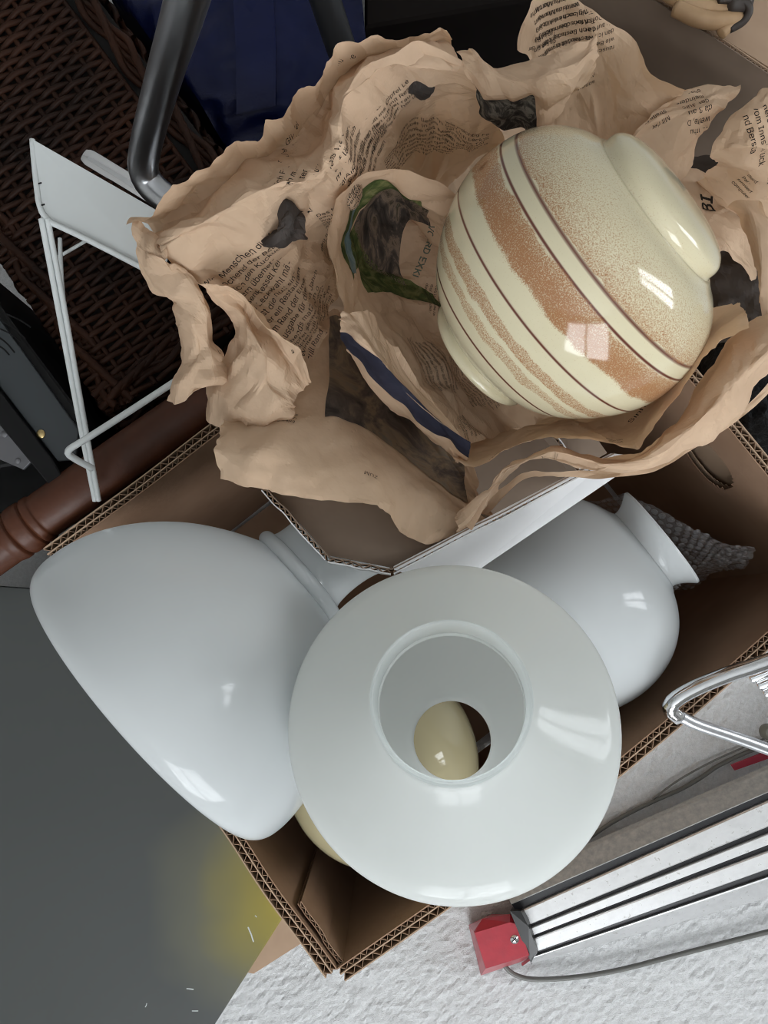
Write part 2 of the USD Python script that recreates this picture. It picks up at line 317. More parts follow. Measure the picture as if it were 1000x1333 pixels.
def wall_curve(p, q, bulge, wob, seed, n=60):
    s = np.linspace(0, 1, n)[:, None]; c = p + (q - p) * s; nr = np.cross(q - p, [0, 0, 1.0]); nr /= np.linalg.norm(nr)
    w = (meshkit.noise(np.stack([s[:, 0] * 6, 0 * s[:, 0], 0 * s[:, 0]], 1), seed) - .5)[:, None] * np.sin(np.pi * s)
    return c + nr * (bulge * np.sin(np.pi * s) + wob * w), nr
big = thing('cardboard_box', 'large brown double-wall corrugated cardboard box on the carpet holding the white glass shades', 'cardboard box', (BC[0], BC[1], .001))
TH = .0105
for p, q, bulge, seed in ((kA, kB, .002, 1), (kB, kC, .010, 2), (kC, kD, .003, 3), (kD, kA, .002, 4)):
    c, nr = wall_curve(p, q, bulge, .004, seed)
    hole = seed == 3
    liners = []
    for o in (0, .45 * TH, TH):
        if hole and o < TH:
            n0, n1 = 14, 23                     # the oval hand hole
            grp = [strip(c[:n0 + 1], nr, o - .0005, o + .0005, .004, BZ), strip(c[n1:], nr, o - .0005, o + .0005, .004, BZ)]
            hs = np.linspace(0, 1, 19); hc = c[n0] + (c[n1] - c[n0]) * hs[:, None]
            for e in range(18):
                hw = .026 * math.sqrt(max(0, 1 - abs(2 * (e + .5) / 18 - 1) ** 2.6))
                grp += [strip(hc[e:e + 2], nr, o - .0005, o + .0005, .004, BZ - .072 - hw), strip(hc[e:e + 2], nr, o - .0005, o + .0005, BZ - .072 + hw, BZ)]
            liners.append(cat_mesh(grp))
        else: liners.append(strip(c, nr, o - .0005, o + .0005, .004, BZ))
    w = obj('side_panel', liners[0], M['kraft_inside'], big)
    obj('liner', cat_mesh(liners[1:]), M['kraft_edge'], w)
    obj('flute', flute(c, nr, .0006, .45 * TH - .0006, BZ - .04, BZ - .0005, .0062, seed), M['kraft_flute'], w)
    obj('flute', flute(c, nr, .45 * TH + .0006, TH - .0006, BZ - .04, BZ - .0003, .0085, seed + 9), M['kraft_flute'], w)
s = .004
for a, b in ((0, .498), (.502, 1)):
    P0, P1 = kB + (kC - kB) * a, kB + (kC - kB) * b
    ins = lambda p: p + (BC - p) * .02
    obj('bottom_flap', prism([ins(P0), ins(P1), ins(P1 + bv * BW), ins(P0 + bv * BW)], .001, .006), M['kraft_inside'], big)
nin = -np.cross(kB - kA, [0, 0, 1.0]); nin /= np.linalg.norm(nin)
tc, _ = wall_curve(kA + (kB - kA) * .86, kB, 0, .002, 8, 12)
tab = obj('glue_tab', cat_mesh([strip(tc, nin, .0025, .0032, .006, BZ - .004), strip(tc, nin, .0055, .0062, .006, BZ - .004)]), M['kraft_inside'], big)
obj('flute', flute(tc, nin, .0033, .0054, BZ - .04, BZ - .0045, .006, 21), M['kraft_flute'], tab)

# ------------------------------------------------------------------ the glass shades
def axis_at(px, py, dx, dy, toward):
    """World direction that points along (dx, dy) in the photograph at a pixel, leaning `toward` degrees to the camera."""
    r = ray(px, py); e = CAM.T @ np.array([dx, dy, 0.0]); e -= r * (e @ r); e /= np.linalg.norm(e); t = math.radians(toward)
    return math.cos(t) * e - math.sin(t) * r
# S1: the big bell lying on its side over the box's left rim
R1 = .1145
c1 = U(189, 925, .4545); a1 = axis_at(189, 925, .753, -.656, 10)
t = thing('glass_lampshade', 'big white opal glass bell shade lying on its side over the box rim', 'lampshade', (c1[0], c1[1], .34), 'white opal glass lampshades')
pf = np.array([(.89, .01), (.95, .02), (.995, .08), (1.01, .18), (.998, .32), (.955, .47), (.88, .62), (.775, .77), (.64, .91), (.48, 1.03), (.355, 1.105), (.31, 1.13)]) * R1
obj('body', lathe(shell(pf, .0035), c1, a1, 128, True), M['opal_white'], t, True)
bead = np.array([(.297, 1.12), (.328, 1.125), (.347, 1.15), (.347, 1.18), (.33, 1.205), (.297, 1.211)]) * R1
obj('bead', lathe(shell(bead, .004), c1, a1, 96, True), M['opal_white'], t, True)
nk = np.array([(.297, 1.205), (.282, 1.24), (.275, 1.33), (.282, 1.44), (.305, 1.54), (.335, 1.60)]) * R1
obj('neck', lathe(shell(nk, .0035), c1, a1, 96, True), M['opal_white'], t, True)
# S2: the round shade in the middle, looked into through its collar
R2 = .0975 * .935; d2 = .447 * .935
c2 = EYE + ray(588, 938) * d2 / (ray(588, 938) @ fwd); a2 = axis_at(588, 938, -.03, -1, 80)
t = thing('glass_lampshade', 'round white opal glass shade in front, its open collar ring facing up', 'lampshade', (c2[0], c2[1], c2[2] - .075), 'white opal glass lampshades')
pf = np.array([(.30, -.74), (.315, -.66), (.40, -.62), (.60, -.56), (.80, -.46), (.92, -.31), (.985, -.14), (.995, -.02), (.97, .065), (.91, .125), (.84, .165), (.70, .25), (.55, .345), (.45, .42), (.425, .46)]) * R2
obj('body', lathe(shell(pf, .0035), c2, a2, 160, True), M['opal_thin'], t, True)
cl = np.array([(.425, .455), (.415, .49), (.412, .54), (.416, .60), (.425, .645)]) * R2
obj('collar', lathe(shell(cl, .0016), c2, a2, 128, True), M['opal_clear'], t, True)
# S3: its like, lower in the box on the right
R3 = .0985
c3 = U(738, 787, .27); a3 = axis_at(738, 787, .81, -.58, 4)
t = thing('glass_lampshade', 'white opal globe shade lying deeper in the box, collar towards the bubble wrap', 'lampshade', (c3[0], c3[1], .17), 'white opal glass lampshades')
pf = np.array([(.33, -.86), (.34, -.80), (.48, -.76), (.72, -.64), (.90, -.42), (.985, -.18), (1, .05), (.97, .26), (.88, .48), (.74, .65), (.58, .76), (.44, .815), (.405, .84)]) * R3
obj('body', lathe(shell(pf, .0035), c3, a3, 128, True), M['opal_white'], t, True)
cl = np.array([(.405, .835), (.405, .87), (.43, .93), (.475, .99), (.50, 1.02)]) * R3
obj('collar', lathe(shell(cl, .003), c3, a3, 96, True), M['opal_white'], t, True)
# S4: the cream one standing below S2
c4 = U(497, 992, .30); c4[2] = .008
t = thing('glass_lampshade', 'cream coloured glass shade standing in the box below the round white shade', 'lampshade', tuple(c4))
pf = np.array([(.040, 0), (.042, .03), (.055, .07), (.072, .14), (.081, .22), (.083, .28), (.078, .33), (.062, .365), (.040, .382), (.034, .39)])
obj('body', lathe(shell(pf, .003), c4, (0, 0, 1), 96, True), M['opal_cream'], t, True)
obj('collar', lathe(shell(np.array([(.034, .389), (.033, .396), (.036, .404)]), .0025), c4, (0, 0, 1), 64, True), M['opal_cream'], t, True)

# V: the decorated globe in its newspaper
RV = .085
O = 345 * np.array([.776, -.63]) + 753 * np.array([.63, .776]); cv = EYE + ray(*O) * (.97 - .545) / abs(ray(*O)[2])
av = axis_at(O[0], O[1], .776, -.63, 13); xv, yv, zv = frame(av)
ramp_cols = dict(c=(.66, .61, .40), s=(.47, .33, .19), b=(.21, .085, .03), l=(.10, .028, .018))
def vase_material():
    c, b, l = (.665, .60, .415), (.34, .145, .055), (.13, .035, .025)
    def R(h): return (h + 1) / 2
    ramp = []
    def put(h0, h1, col): ramp.extend([(R(h0) + .0008, col), (R(h1) - .0008, col)])
    put(-1, -.535, c); put(-.535, -.52, l); put(-.52, -.135, c); put(-.135, -.115, l); put(-.115, .225, c); put(.225, .243, l); put(.243, .325, c); put(.325, .342, l); put(.342, 1, c)
    n = {'g': ('geometry', {}), 'o': ('vector_math', {'math_type': 'subtract', 'vector2': tuple(cv)}), 'd': ('vector_math', {'math_type': 'dot_product', 'vector2': tuple(zv)}),
         'h': ('math', {'math_type': 'multiply_add', 'value2': .5 / RV, 'value3': .5}), 'r': ('rgb_ramp', {'ramp': ramp}),
         'w': ('noise_texture', {'scale': 60, 'detail': 4}), 'wa': ('math', {'math_type': 'multiply_add', 'value2': .045, 'value3': -.0225}), 'hw': ('math', {'math_type': 'add'}),
         # amount of sprayed brown along the axis: broad band, the fading shoulder, the two lace bands
         'amt': ('rgb_ramp', {'ramp': [(0, (0, 0, 0)), (R(-.43), (0, 0, 0)), (R(-.425), (.50, .5, .5)), (R(-.36), (.45, .45, .45)), (R(-.35), (.0, .0, .0)), (R(-.32), (0, 0, 0)), (R(-.315), (.6, .6, .6)), (R(-.235), (.5, .5, .5)), (R(-.228), (0, 0, 0)), (R(.0), (0, 0, 0)), (R(.03), (.74, .74, .74)), (R(.12), (.80, .80, .80)), (R(.215), (.60, .60, .60)), (R(.22), (.5, .5, .5)), (R(.23), (0, 0, 0)), (R(.34), (0, 0, 0)), (R(.345), (.56, .56, .56)), (R(.42), (.40, .40, .40)), (R(.60), (.22, .22, .22)), (R(.72), (.06, .06, .06)), (1, (0, 0, 0))]}),
         'sp': ('noise_texture', {'scale': 1500, 'detail': 2, 'roughness': .6}), 'th': ('math', {'math_type': 'subtract', 'value1': 1.0}), 'pw': ('math', {'math_type': 'subtract'}), 'mr': ('map_range', {'from_min': -.16, 'from_max': .17, 'to_max': .95, 'clamp': True}),
         'sc': ('math', {'math_type': 'multiply_add', 'value2': -.62, 'value3': .80}),
         'big': ('noise_texture', {'scale': 22, 'detail': 2}),
         'mx': ('mix_color', {'b': b}),
         'p': ('principled_bsdf', {'roughness': .10, 'coat_weight': .15, 'coat_roughness': .02}), 't': ('translucent_bsdf', {'color': c}), 'm': ('mix_closure', {'fac': .08})}
    lk = [('g.position', 'o.vector1'), ('o.vector', 'd.vector1'), ('d.value', 'h.value1'), ('h.value', 'r.fac'), ('g.position', 'w.vector'), ('w.fac', 'wa.value1'), ('h.value', 'hw.value1'), ('wa.value', 'hw.value2'), ('hw.value', 'amt.fac'),
          ('g.position', 'sp.vector'), ('amt.color', 'sc.value1'), ('sp.fac', 'pw.value1'), ('sc.value', 'pw.value2'), ('pw.value', 'mr.value'), ('mr.result', 'mx.fac'), ('r.color', 'mx.a'), ('mx.result', 'p.base_color'), ('p.BSDF', 'm.closure1'), ('t.BSDF', 'm.closure2')]
    for k in ('th', 'big'): n.pop(k)
    mat('cream_decorated_glass', n, lk, 'm.closure')
vase_material()
lowv = cv - zv * .96 * RV
t = thing('decorated_globe', 'glossy cream glass globe with brown speckled bands, bedded tilted in crumpled newspaper', 'lampshade', (lowv[0], lowv[1], lowv[2] - .03))
pf = np.array([(.415, -.75), (.50, -.72), (.68, -.62), (.84, -.42), (.95, -.20), (1.0, .0), (.985, .20), (.93, .38), (.83, .52), (.70, .62), (.60, .66), (.555, .685)]) * RV
obj('body', lathe(shell(pf, .003), cv, av, 160, True), M['cream_decorated_glass'], t, True)
ft = np.array([(.38, -.825), (.43, -.84), (.46, -.815), (.455, -.78), (.43, -.745), (.42, -.72)]) * RV
obj('foot', lathe(shell(ft, .003), cv, av, 96, True), M['cream_decorated_glass'], t, True)
cp = smooth_path(np.array([(.555, .675), (.535, .70), (.54, .73), (.525, .78), (.45, .83), (.33, .86), (.2, .872), (.0005, .876)]) * RV, 40, 2)
obj('cap', lathe(cp, cv, av, 128), M['cream_decorated_glass'], t, True)

# ------------------------------------------------------------------ white carton under the paper, and the brown carton behind
def carton_wall(parent, p, q, z0, z1, inner, outer, seed, th=.003, zz=None):
    c, nr = wall_curve(np.array(p, float) * (1, 1, 0), np.array(q, float) * (1, 1, 0), 0.0, .0015, seed, 24)
    w = obj('side_panel', strip(c, nr, -.0004, .0004, z0, z1), M[inner], parent)
    obj('liner', strip(c, nr, th - .0004, th + .0004, z0, z1), M[outer], w)
    obj('flute', flute(c, nr, .0005, th - .0005, z0 + .002, z1 - .0005, .0055, seed), M['kraft_flute'], w)
zr, zb = .488, .38
la, lb, lc, ld = U(345, 634, zr), U(428, 725, zr), U(510, 741, zr), U(800, 590, zr)
le = U(700, 450, zr)
t = thing('carton', 'small carton, white outside and brown inside, under the front of the crumpled newspaper', 'carton', (lc[0], lc[1], zb))
for k, (p, q) in enumerate(((la, lb), (lb, lc), (lc, ld), (ld, le), (le, la))):
    carton_wall(t, p, q, zb if k > 2 else .474, zr if k < 3 else .40, 'carton_grey_inside', 'carton_white', 30 + k)
obj('flap', slab([U(514, 743, zr), U(800, 594, zr), U(835, 598, .435), U(585, 768, .435)], np.cross(U(800, 594, zr) - U(514, 743, zr), U(835, 598, .435) - U(514, 743, zr)) * -1, .003), M['carton_white'], t)
obj('bottom_panel', prism([U(600, 695, zb), U(790, 590, zb), U(700, 460, zb), U(560, 560, zb)], zb - .002, zb + .001), M['carton_grey_inside'], t)
obj('corner_panel', prism([U(347, 634, .475), U(428, 723, .475), U(510, 739, .475), U(640, 672, .475), U(548, 650, .475), U(440, 612, .475), U(380, 606, .475)], .4725, .475), M['carton_grey_inside'], t)
zc = .44
pa, pb = U(765, -54, zc), U(1120, 171, zc)
dirc = (pb - pa) / np.linalg.norm(pb - pa); inn = np.array([-dirc[1], dirc[0], 0])
if (U(700, 400, zc) - pa) @ inn < 0: inn = -inn
wo3 = np.cross(kD - kC, [0, 0, 1.0]); wo3 /= np.linalg.norm(wo3); wo3 = wo3 if wo3 @ (BC - kC) < 0 else -wo3
def near_wall(p):
    for d in np.linspace(.16, .02, 60):
        if (p + inn * d - kC) @ wo3 > .03: return p + inn * d
    return p + inn * .02
pd, pc = near_wall(pa), near_wall(pb)
print('carton depth', np.linalg.norm(pd - pa), np.linalg.norm(pc - pb))
t = thing('carton', 'brown cardboard carton at the upper right behind the newspaper, one flap folded outwards', 'carton', (*((pa + pc) / 2)[:2], .001))
for k, (p, q) in enumerate(((pa, pd), (pd, pc), (pc, pb), (pb, pa))):
    h = zc if k == 3 else .36
    carton_wall(t, p, q, .004, h, 'carton_grey_inside', 'kraft_edge', 40 + k)
obj('bottom_panel', prism([pa, pb, pc, pd], .001, .005), M['carton_grey_inside'], t)
out = -inn
fa, fb = pa + out * .006, pb + out * .006
obj('flap', slab([fa + [0, 0, -.002], fb + [0, 0, -.002], fb + out * .085 + [0, 0, -.03], fa + out * .085 + [0, 0, -.03]], (0, 0, 1), .003), M['kraft_pale'], t)

# ------------------------------------------------------------------ crumpled newspaper
class Sheet:
    def __init__(s, name, label, rows, seed, amp=1.0, m='newspaper', jag=.0014, res=.0018, back=None, n2=1.0):
        C = np.array([[U(*p) for p in r] for r in rows]); a, b = C.shape[:2]
        du = np.linalg.norm(np.diff(C, axis=0), axis=2).mean(1); dv = np.linalg.norm(np.diff(C, axis=1), axis=2).mean(0)
        tu, tv = np.r_[0, np.cumsum(du)], np.r_[0, np.cumsum(dv)]
        nu, nv = max(int(tu[-1] / res), 10), max(int(tv[-1] / res), 10)
        s.tu, s.tv = tu, tv
        s.u, s.v = np.linspace(0, tu[-1], nu), np.linspace(0, tv[-1], nv)
        G = PchipInterpolator(tv, PchipInterpolator(tu, C, axis=0)(s.u), axis=1)(s.v)
        uu, vv = np.meshgrid(s.u, s.v, indexing='ij'); p = np.stack([uu, vv], -1)
        rng = np.random.default_rng(seed)
        def pyramids(sp, k):
            n = max(int((tu[-1] + 2 * sp) * (tv[-1] + 2 * sp) / sp ** 2), 4)
            c = rng.uniform([-sp, -sp], [tu[-1] + sp, tv[-1] + sp], (n, 2)); th = rng.uniform(0, np.pi, n); o = rng.uniform(-.5, .5, n) * sp * k; st = rng.uniform(.6, 1.7, n)
            h = np.full(uu.shape, -9.0)
            for e in range(n):
                d = p - c[e]; x = d[..., 0] * math.cos(th[e]) + d[..., 1] * math.sin(th[e]); y = -d[..., 0] * math.sin(th[e]) + d[..., 1] * math.cos(th[e])
                h = np.maximum(h, o[e] - k * (np.abs(x) * st[e] + np.abs(y) / st[e]))
            return h - h.mean()
        N = s.normals(G)
        wob = (meshkit.fbm(np.stack([uu / .03, vv / .03, 0 * uu + seed], -1), 2, seed) - .5)
        H = amp * (pyramids(.032, .34) - pyramids(.024, .30)) * .66 + n2 * amp * (pyramids(.012, .28) - pyramids(.009, .24)) * .42 + amp * .006 * wob
        # a torn, uneven edge
        E = np.minimum.reduce([uu, tu[-1] - uu, vv, tv[-1] - vv]); wgt = np.exp(-E / .004)[..., None]
        nz = np.stack([meshkit.fbm(np.stack([uu / .012, vv / .012, 0 * uu + 7.3 * k], -1), 3, seed + k) - .5 for k in range(3)], -1)
        G = G + N * H[..., None] + nz * wgt * jag * 4
        s.G = G; s.N = s.normals(G); s.m = m
        i, j = np.meshgrid(np.arange(nu - 1), np.arange(nv - 1), indexing='ij')
        s.faces = np.stack([i * nv + j, (i + 1) * nv + j, (i + 1) * nv + j + 1, i * nv + j + 1], -1).reshape(-1, 4)
        V = G.reshape(-1, 3); c = V.mean(0)
        s.t = thing(name, label, 'newspaper', (c[0], c[1], V[:, 2].min()), 'crumpled newspaper sheets round the globe')
        if m: obj('paper', (V, tri(s.faces)), M[m], s.t, 9)
        s.px = proj(V); s.tree = cKDTree(s.px)
    @staticmethod
    def normals(G):
        n = np.cross(np.gradient(G, axis=0), np.gradient(G, axis=1)); n /= np.linalg.norm(n, axis=2, keepdims=True) + 1e-12
        return np.where(((EYE - G) * n).sum(2, keepdims=True) < 0, -n, n)
    def at(s, U_, V_, off):
        """Points on the sheet at the sheet coordinates (metres), lifted by off."""
        iu = np.clip(np.interp(U_, s.u, np.arange(len(s.u))), 0, len(s.u) - 1.001); iv = np.clip(np.interp(V_, s.v, np.arange(len(s.v))), 0, len(s.v) - 1.001)
        i, j = iu.astype(int), iv.astype(int); a, b = (iu - i)[:, None], (iv - j)[:, None]
        lo = a >= b                                     # the same diagonal as the sheet's triangles
        f = lambda A: np.where(lo, (1 - a) * A[i, j] + (a - b) * A[i + 1, j] + b * A[i + 1, j + 1], (1 - b) * A[i, j] + (b - a) * A[i, j + 1] + a * A[i + 1, j + 1])
        n = f(s.N); n /= np.linalg.norm(n, axis=1, keepdims=True) + 1e-9
        return f(s.G) + n * off
    def uv_at(s, px, py):
        k = s.tree.query([px, py])[1]; return np.array([s.u[k // len(s.v)], s.v[k % len(s.v)]]), k
    def text(s, px, py, ang, lines, cap=.0021, lead=.0042, m='ink', name='print', bold=False):
        """Lines of lettering that start at a place on the sheet and follow its folds; ang is the reading direction there."""
        uv0, k = s.uv_at(px, py); nv = len(s.v); P = s.G.reshape(-1, 3); p0 = P[k]
        w = max(glyphs(l, bold)[0][:, 0].max() for l in lines if l.strip()) * cap; h = len(lines) * abs(lead); R = math.hypot(w, h) + .006
        uu, vv = np.meshgrid(s.u, s.v, indexing='ij'); a = math.radians(ang); e = CAM.T @ np.array([math.cos(a), -math.sin(a), 0])
        near = np.hypot(uu - uv0[0], vv - uv0[1]).ravel() < R * 1.15
        n = s.N.reshape(-1, 3)[near].mean(0); n /= np.linalg.norm(n)
        for _ in range(2):                              # the flat page that fits the lettered part of the sheet best
            e -= n * (e @ n); e /= np.linalg.norm(e); f = np.cross(n, e); x, y = (P - p0) @ e, (P - p0) @ f
            y0, y1 = sorted((cap, -h * np.sign(lead))); sel = near & (x > -.006) & (x < w + .006) & (y > y0 - .006) & (y < y1 + .006)
            if sel.sum() < 12: return
            n = s.N.reshape(-1, 3)[sel].mean(0); n /= np.linalg.norm(n)
        e -= n * (e @ n); e /= np.linalg.norm(e); f = np.cross(n, e)
        I = LinearNDInterpolator(np.stack([(P[sel] - p0) @ e, (P[sel] - p0) @ f], 1), np.stack([uu.ravel()[sel], vv.ravel()[sel]], 1))
        V, Fc, cnt = [], [], 0
        for li, ln in enumerate(lines):
            if not ln.strip(): continue
            gv, gf = glyphs(ln, bold)
            uv = I(gv[:, 0] * cap, gv[:, 1] * cap - li * lead); ok = np.isfinite(uv).all(1); uv = np.nan_to_num(uv)
            ok &= (uv[:, 0] > .001) & (uv[:, 0] < s.u[-1] - .001) & (uv[:, 1] > .001) & (uv[:, 1] < s.v[-1] - .001)
            gf = gf[ok[gf].all(1)]
            if not len(gf): continue
            span = uv[gf].max(1) - uv[gf].min(1); gf = gf[(span < (8 if len(lines) > 1 else 30) * cap).all(1)]       # nothing across a fold or on a face turned away
            iu, iv = np.searchsorted(s.u, uv[:, 0]).clip(0, len(s.u) - 1), np.searchsorted(s.v, uv[:, 1]).clip(0, len(s.v) - 1); flat = s.N[iu, iv] @ n > (.5 if len(lines) > 1 else -1); gf = gf[flat[gf].all(1)]
            if not len(gf): continue
            Q = s.at(uv[:, 0], uv[:, 1], .00025); q2 = gv * cap; st = np.max([np.linalg.norm(Q[gf[:, a_]] - Q[gf[:, (a_ + 1) % 3]], axis=1) / (np.linalg.norm(q2[gf[:, a_]] - q2[gf[:, (a_ + 1) % 3]], axis=1) + 1e-4) for a_ in range(3)], 0)
            gf = gf[st < (2.0 if len(lines) > 1 else 9)]
            if not len(gf): continue
            V.append(Q); Fc.append(gf + cnt); cnt += len(gv)
        if V: obj(name, (np.vstack(V), np.vstack(Fc)), M[m], s.t, kind='stuff')
    def area(s, corners, m, name='printed_photo', off=.00018, n=70, label=None):
        """A printed four-sided area between four (row, column) places of the sheet."""
        q = [np.array([np.interp(c[0], range(len(s.tu)), s.tu), np.interp(c[1], range(len(s.tv)), s.tv)]) for c in corners]; a, b = np.meshgrid(np.linspace(0, 1, n), np.linspace(0, 1, n), indexing='ij'); a, b = a.ravel()[:, None], b.ravel()[:, None]
        uv = (1 - a) * (1 - b) * q[0] + a * (1 - b) * q[1] + a * b * q[2] + (1 - a) * b * q[3]
        i, j = np.meshgrid(np.arange(n - 1), np.arange(n - 1), indexing='ij')
        f = tri(np.stack([i * n + j, (i + 1) * n + j, (i + 1) * n + j + 1, i * n + j + 1], -1).reshape(-1, 4))
        obj(name, (s.at(uv[:, 0], uv[:, 1], off), f), M[m], s.t, True, label=label)
_gl = {}
def glyphs(text, bold=False):
    if (text, bold) not in _gl:
        m = meshkit.text_mesh(text, 1.0, .1, bold); k = m.face_normals[:, 2] > .9; f = m.faces[k]; idx, inv = np.unique(f, return_inverse=True)
        _gl[(text, bold)] = (np.array(m.vertices)[idx][:, :2], inv.reshape(-1, 3))
    return _gl[(text, bold)]
WORDS = 'das Schweigen sache in Lech wandelt und der Berg ruft hör ich den fern über Felsenkessel null sinken lässt die Leckwahl mächtig Restaurant Eine Hier am Rand der Alm wird Abends der Mur matzen und die Ausgabe mit Blick auf das Tal Murmeln rauschend der Bach wie Menschen Tobel Jahrhundert weite Straße meinders oben für den Winter dann liegt Schnee vom Gipfel bis ins Dorf'.split()
def lines(n, chars, seed):
    rng = np.random.default_rng(seed); pool = [];
    for _ in range(min(n, 14)):
        ln = ''
        while len(ln) < chars: ln += (' ' if ln else '') + WORDS[rng.integers(len(WORDS))]
        pool.append(ln[:chars].rstrip())
    return [pool[k % len(pool)] for k in range(n)]

# outer sheet on the left and top
n1 = Sheet('newspaper_sheet', 'large crumpled salmon newspaper sheet spreading out to the upper left', [
    [(170, 298, .53), (225, 262, .55), (292, 188, .56), (350, 162, .56), (395, 108, .56), (430, 73, .57), (475, 44, .57), (535, 34, .57), (580, 36, .56)],
    [(192, 303, .51), (256, 262, .525), (316, 222, .525), (374, 190, .525), (412, 150, .525), (436, 110, .53), (480, 70, .542), (540, 56, .548), (592, 60, .55)],
    [(205, 322, .54), (270, 285, .558), (345, 245, .567), (403, 233, .565), (438, 195, .567), (447, 130, .572), (480, 90, .572), (535, 72, .572), (600, 85, .565)],
    [(245, 355, .522), (310, 325, .53), (375, 290, .53), (430, 262, .53), (470, 225, .532), (490, 170, .53), (520, 130, .535), (565, 110, .545), (620, 115, .55)],
    [(300, 400, .50), (350, 385, .505), (400, 345, .495), (448, 300, .465), (495, 250, .445), (540, 212, .45), (570, 185, .48), (605, 165, .51), (640, 160, .53)],
    [(400, 480, .46), (420, 440, .455), (440, 385, .43), (470, 340, .41), (510, 300, .40), (550, 262, .40), (590, 228, .42), (630, 205, .44), (668, 192, .46)]], 11, .85, n2=.7)
n1.text(264, 384, 62, ['Wie Menschen dicht', 'rauschend der Bach', 'hör ich den Kuckuck', '– / fern überhet-', 'Felsenkessel Kei-', 'das Leckwahl mä-', 'lässt die null sin-', 'Hier ein Restaurant', 'am Rand der Eine', 'Ausgabe für die'] + lines(8, 19, 1), .0037, .0058)
n1.text(352, 240, 66, lines(6, 10, 3), .0033, .0056); n1.text(392, 212, 68, lines(8, 16, 4), .0033, .0056)
n1.text(414, 282, 70, ['Das Schweigen', 'sache in Lech', 'wandelt der', 'stark Zurücker'] + lines(4, 14, 5), .0032, .0054)
n1.text(450, 232, 64, lines(6, 20, 6), .0033, .0056); n1.text(500, 210, 58, lines(9, 22, 7), .0031, .0053)
n1.text(580, 160, 50, lines(8, 14, 8), .003, .005); n1.text(420, 330, 62, lines(5, 14, 11), .003, .005); n1.text(232, 282, 60, ['de', 'te', 'Ar', 'de'], .003, .008)
n1.text(420, 118, 66, lines(5, 12, 9), .0031, .0052); n1.text(470, 180, 66, lines(4, 22, 12), .0032, .0054)
n2 = Sheet('newspaper_sheet', 'torn newspaper strip hanging at the far left, its tip over the white wire', [
    [(178, 290, .528), (192, 296, .532), (206, 304, .535), (222, 312, .535)], [(172, 318, .53), (186, 326, .538), (200, 332, .542), (216, 336, .542)], [(200, 370, .515), (215, 358, .53), (235, 352, .535), (258, 364, .53)], [(232, 395, .505), (245, 388, .525), (258, 385, .53), (276, 394, .52)],
    [(240, 430, .50), (255, 420, .525), (270, 418, .525), (287, 430, .505)], [(235, 470, .50), (255, 462, .52), (275, 462, .52), (298, 462, .505)], [(222, 495, .495), (250, 492, .515), (275, 490, .515), (298, 485, .50)], [(220, 520, .485), (236, 524, .50), (262, 506, .51), (292, 500, .50)]], 12, .8)
n2.text(297, 449, 195, ['A 7'], .0026, .004)
n3 = Sheet('newspaper_sheet', 'blank pale newspaper margin bunched into a torn fan, left of the globe', [
    [(255, 370, .535), (300, 380, .54), (345, 412, .54), (380, 445, .535), (412, 486, .52)], [(285, 398, .52), (318, 405, .525), (350, 435, .52), (375, 465, .515), (402, 497, .505)], [(304, 425, .505), (325, 440, .525), (348, 462, .53), (368, 485, .52), (390, 508, .505)],
    [(290, 470, .49), (318, 480, .515), (340, 495, .525), (360, 510, .52), (385, 525, .505)], [(272, 510, .48), (300, 520, .50), (325, 530, .51), (350, 538, .51), (380, 532, .505)], [(275, 535, .47), (295, 554, .485), (322, 545, .50), (345, 552, .50), (365, 545, .50)]], 13)
n3.text(383, 455, 165, ['6'], .0034, .004)
n4 = Sheet('newspaper_sheet', 'wide newspaper sheet at the lower left with a blank margin over the carton edge', [
    [(300, 470, .46), (400, 430, .45), (440, 400, .44), (470, 430, .43), (520, 480, .42), (580, 560, .42), (620, 620, .44)], [(290, 520, .48), (380, 490, .475), (440, 480, .455), (490, 510, .44), (540, 560, .43), (590, 610, .44), (625, 650, .46)],
    [(285, 555, .50), (360, 545, .50), (430, 545, .49), (490, 570, .47), (545, 610, .465), (600, 650, .46), (640, 668, .47)], [(283, 590, .515), (350, 600, .52), (430, 610, .51), (490, 625, .505), (540, 645, .49), (590, 675, .485), (640, 684, .48)],
    [(287, 622, .51), (350, 638, .515), (430, 652, .515), (500, 662, .51), (522, 692, .495), (560, 706, .485), (615, 690, .48)]], 14, .42)
n4.text(385, 548, 168, ['Erika Bet', 'und ein', 'Zum 1c'], .0026, .0045); n4.text(492, 620, 170, ['ZUM'], .003, .004, 'ink_faint')
n4.area([(.1, 1.7), (.1, 5.6), (2.1, 5.2), (2.0, 1.9)], 'photo_dusk', off=.0007)
n5 = Sheet('newspaper_sheet', 'inner newspaper sheet with mountain photographs wrapped round the left of the globe', [
    [(600, 602, .50), (560, 545, .51), (500, 485, .52), (455, 420, .53), (431, 300, .54), (448, 250, .545), (502, 220, .545), (550, 238, .54), (592, 268, .53)], [(615, 580, .49), (575, 520, .495), (525, 465, .50), (478, 400, .505), (452, 310, .50), (468, 265, .505), (505, 240, .51), (540, 255, .51), (582, 275, .51)],
    [(650, 565, .47), (600, 500, .47), (560, 440, .465), (520, 390, .46), (490, 330, .455), (495, 290, .455), (515, 265, .46), (545, 275, .47), (575, 295, .47)], [(690, 550, .45), (640, 500, .44), (600, 450, .44), (570, 400, .44), (550, 350, .44), (548, 320, .44), (555, 300, .44), (570, 305, .45), (590, 315, .46)],
    [(740, 540, .44), (700, 500, .43), (660, 460, .43), (620, 420, .43), (600, 380, .43), (595, 350, .43), (595, 330, .435), (600, 330, .44), (610, 335, .45)]], 15, .7)
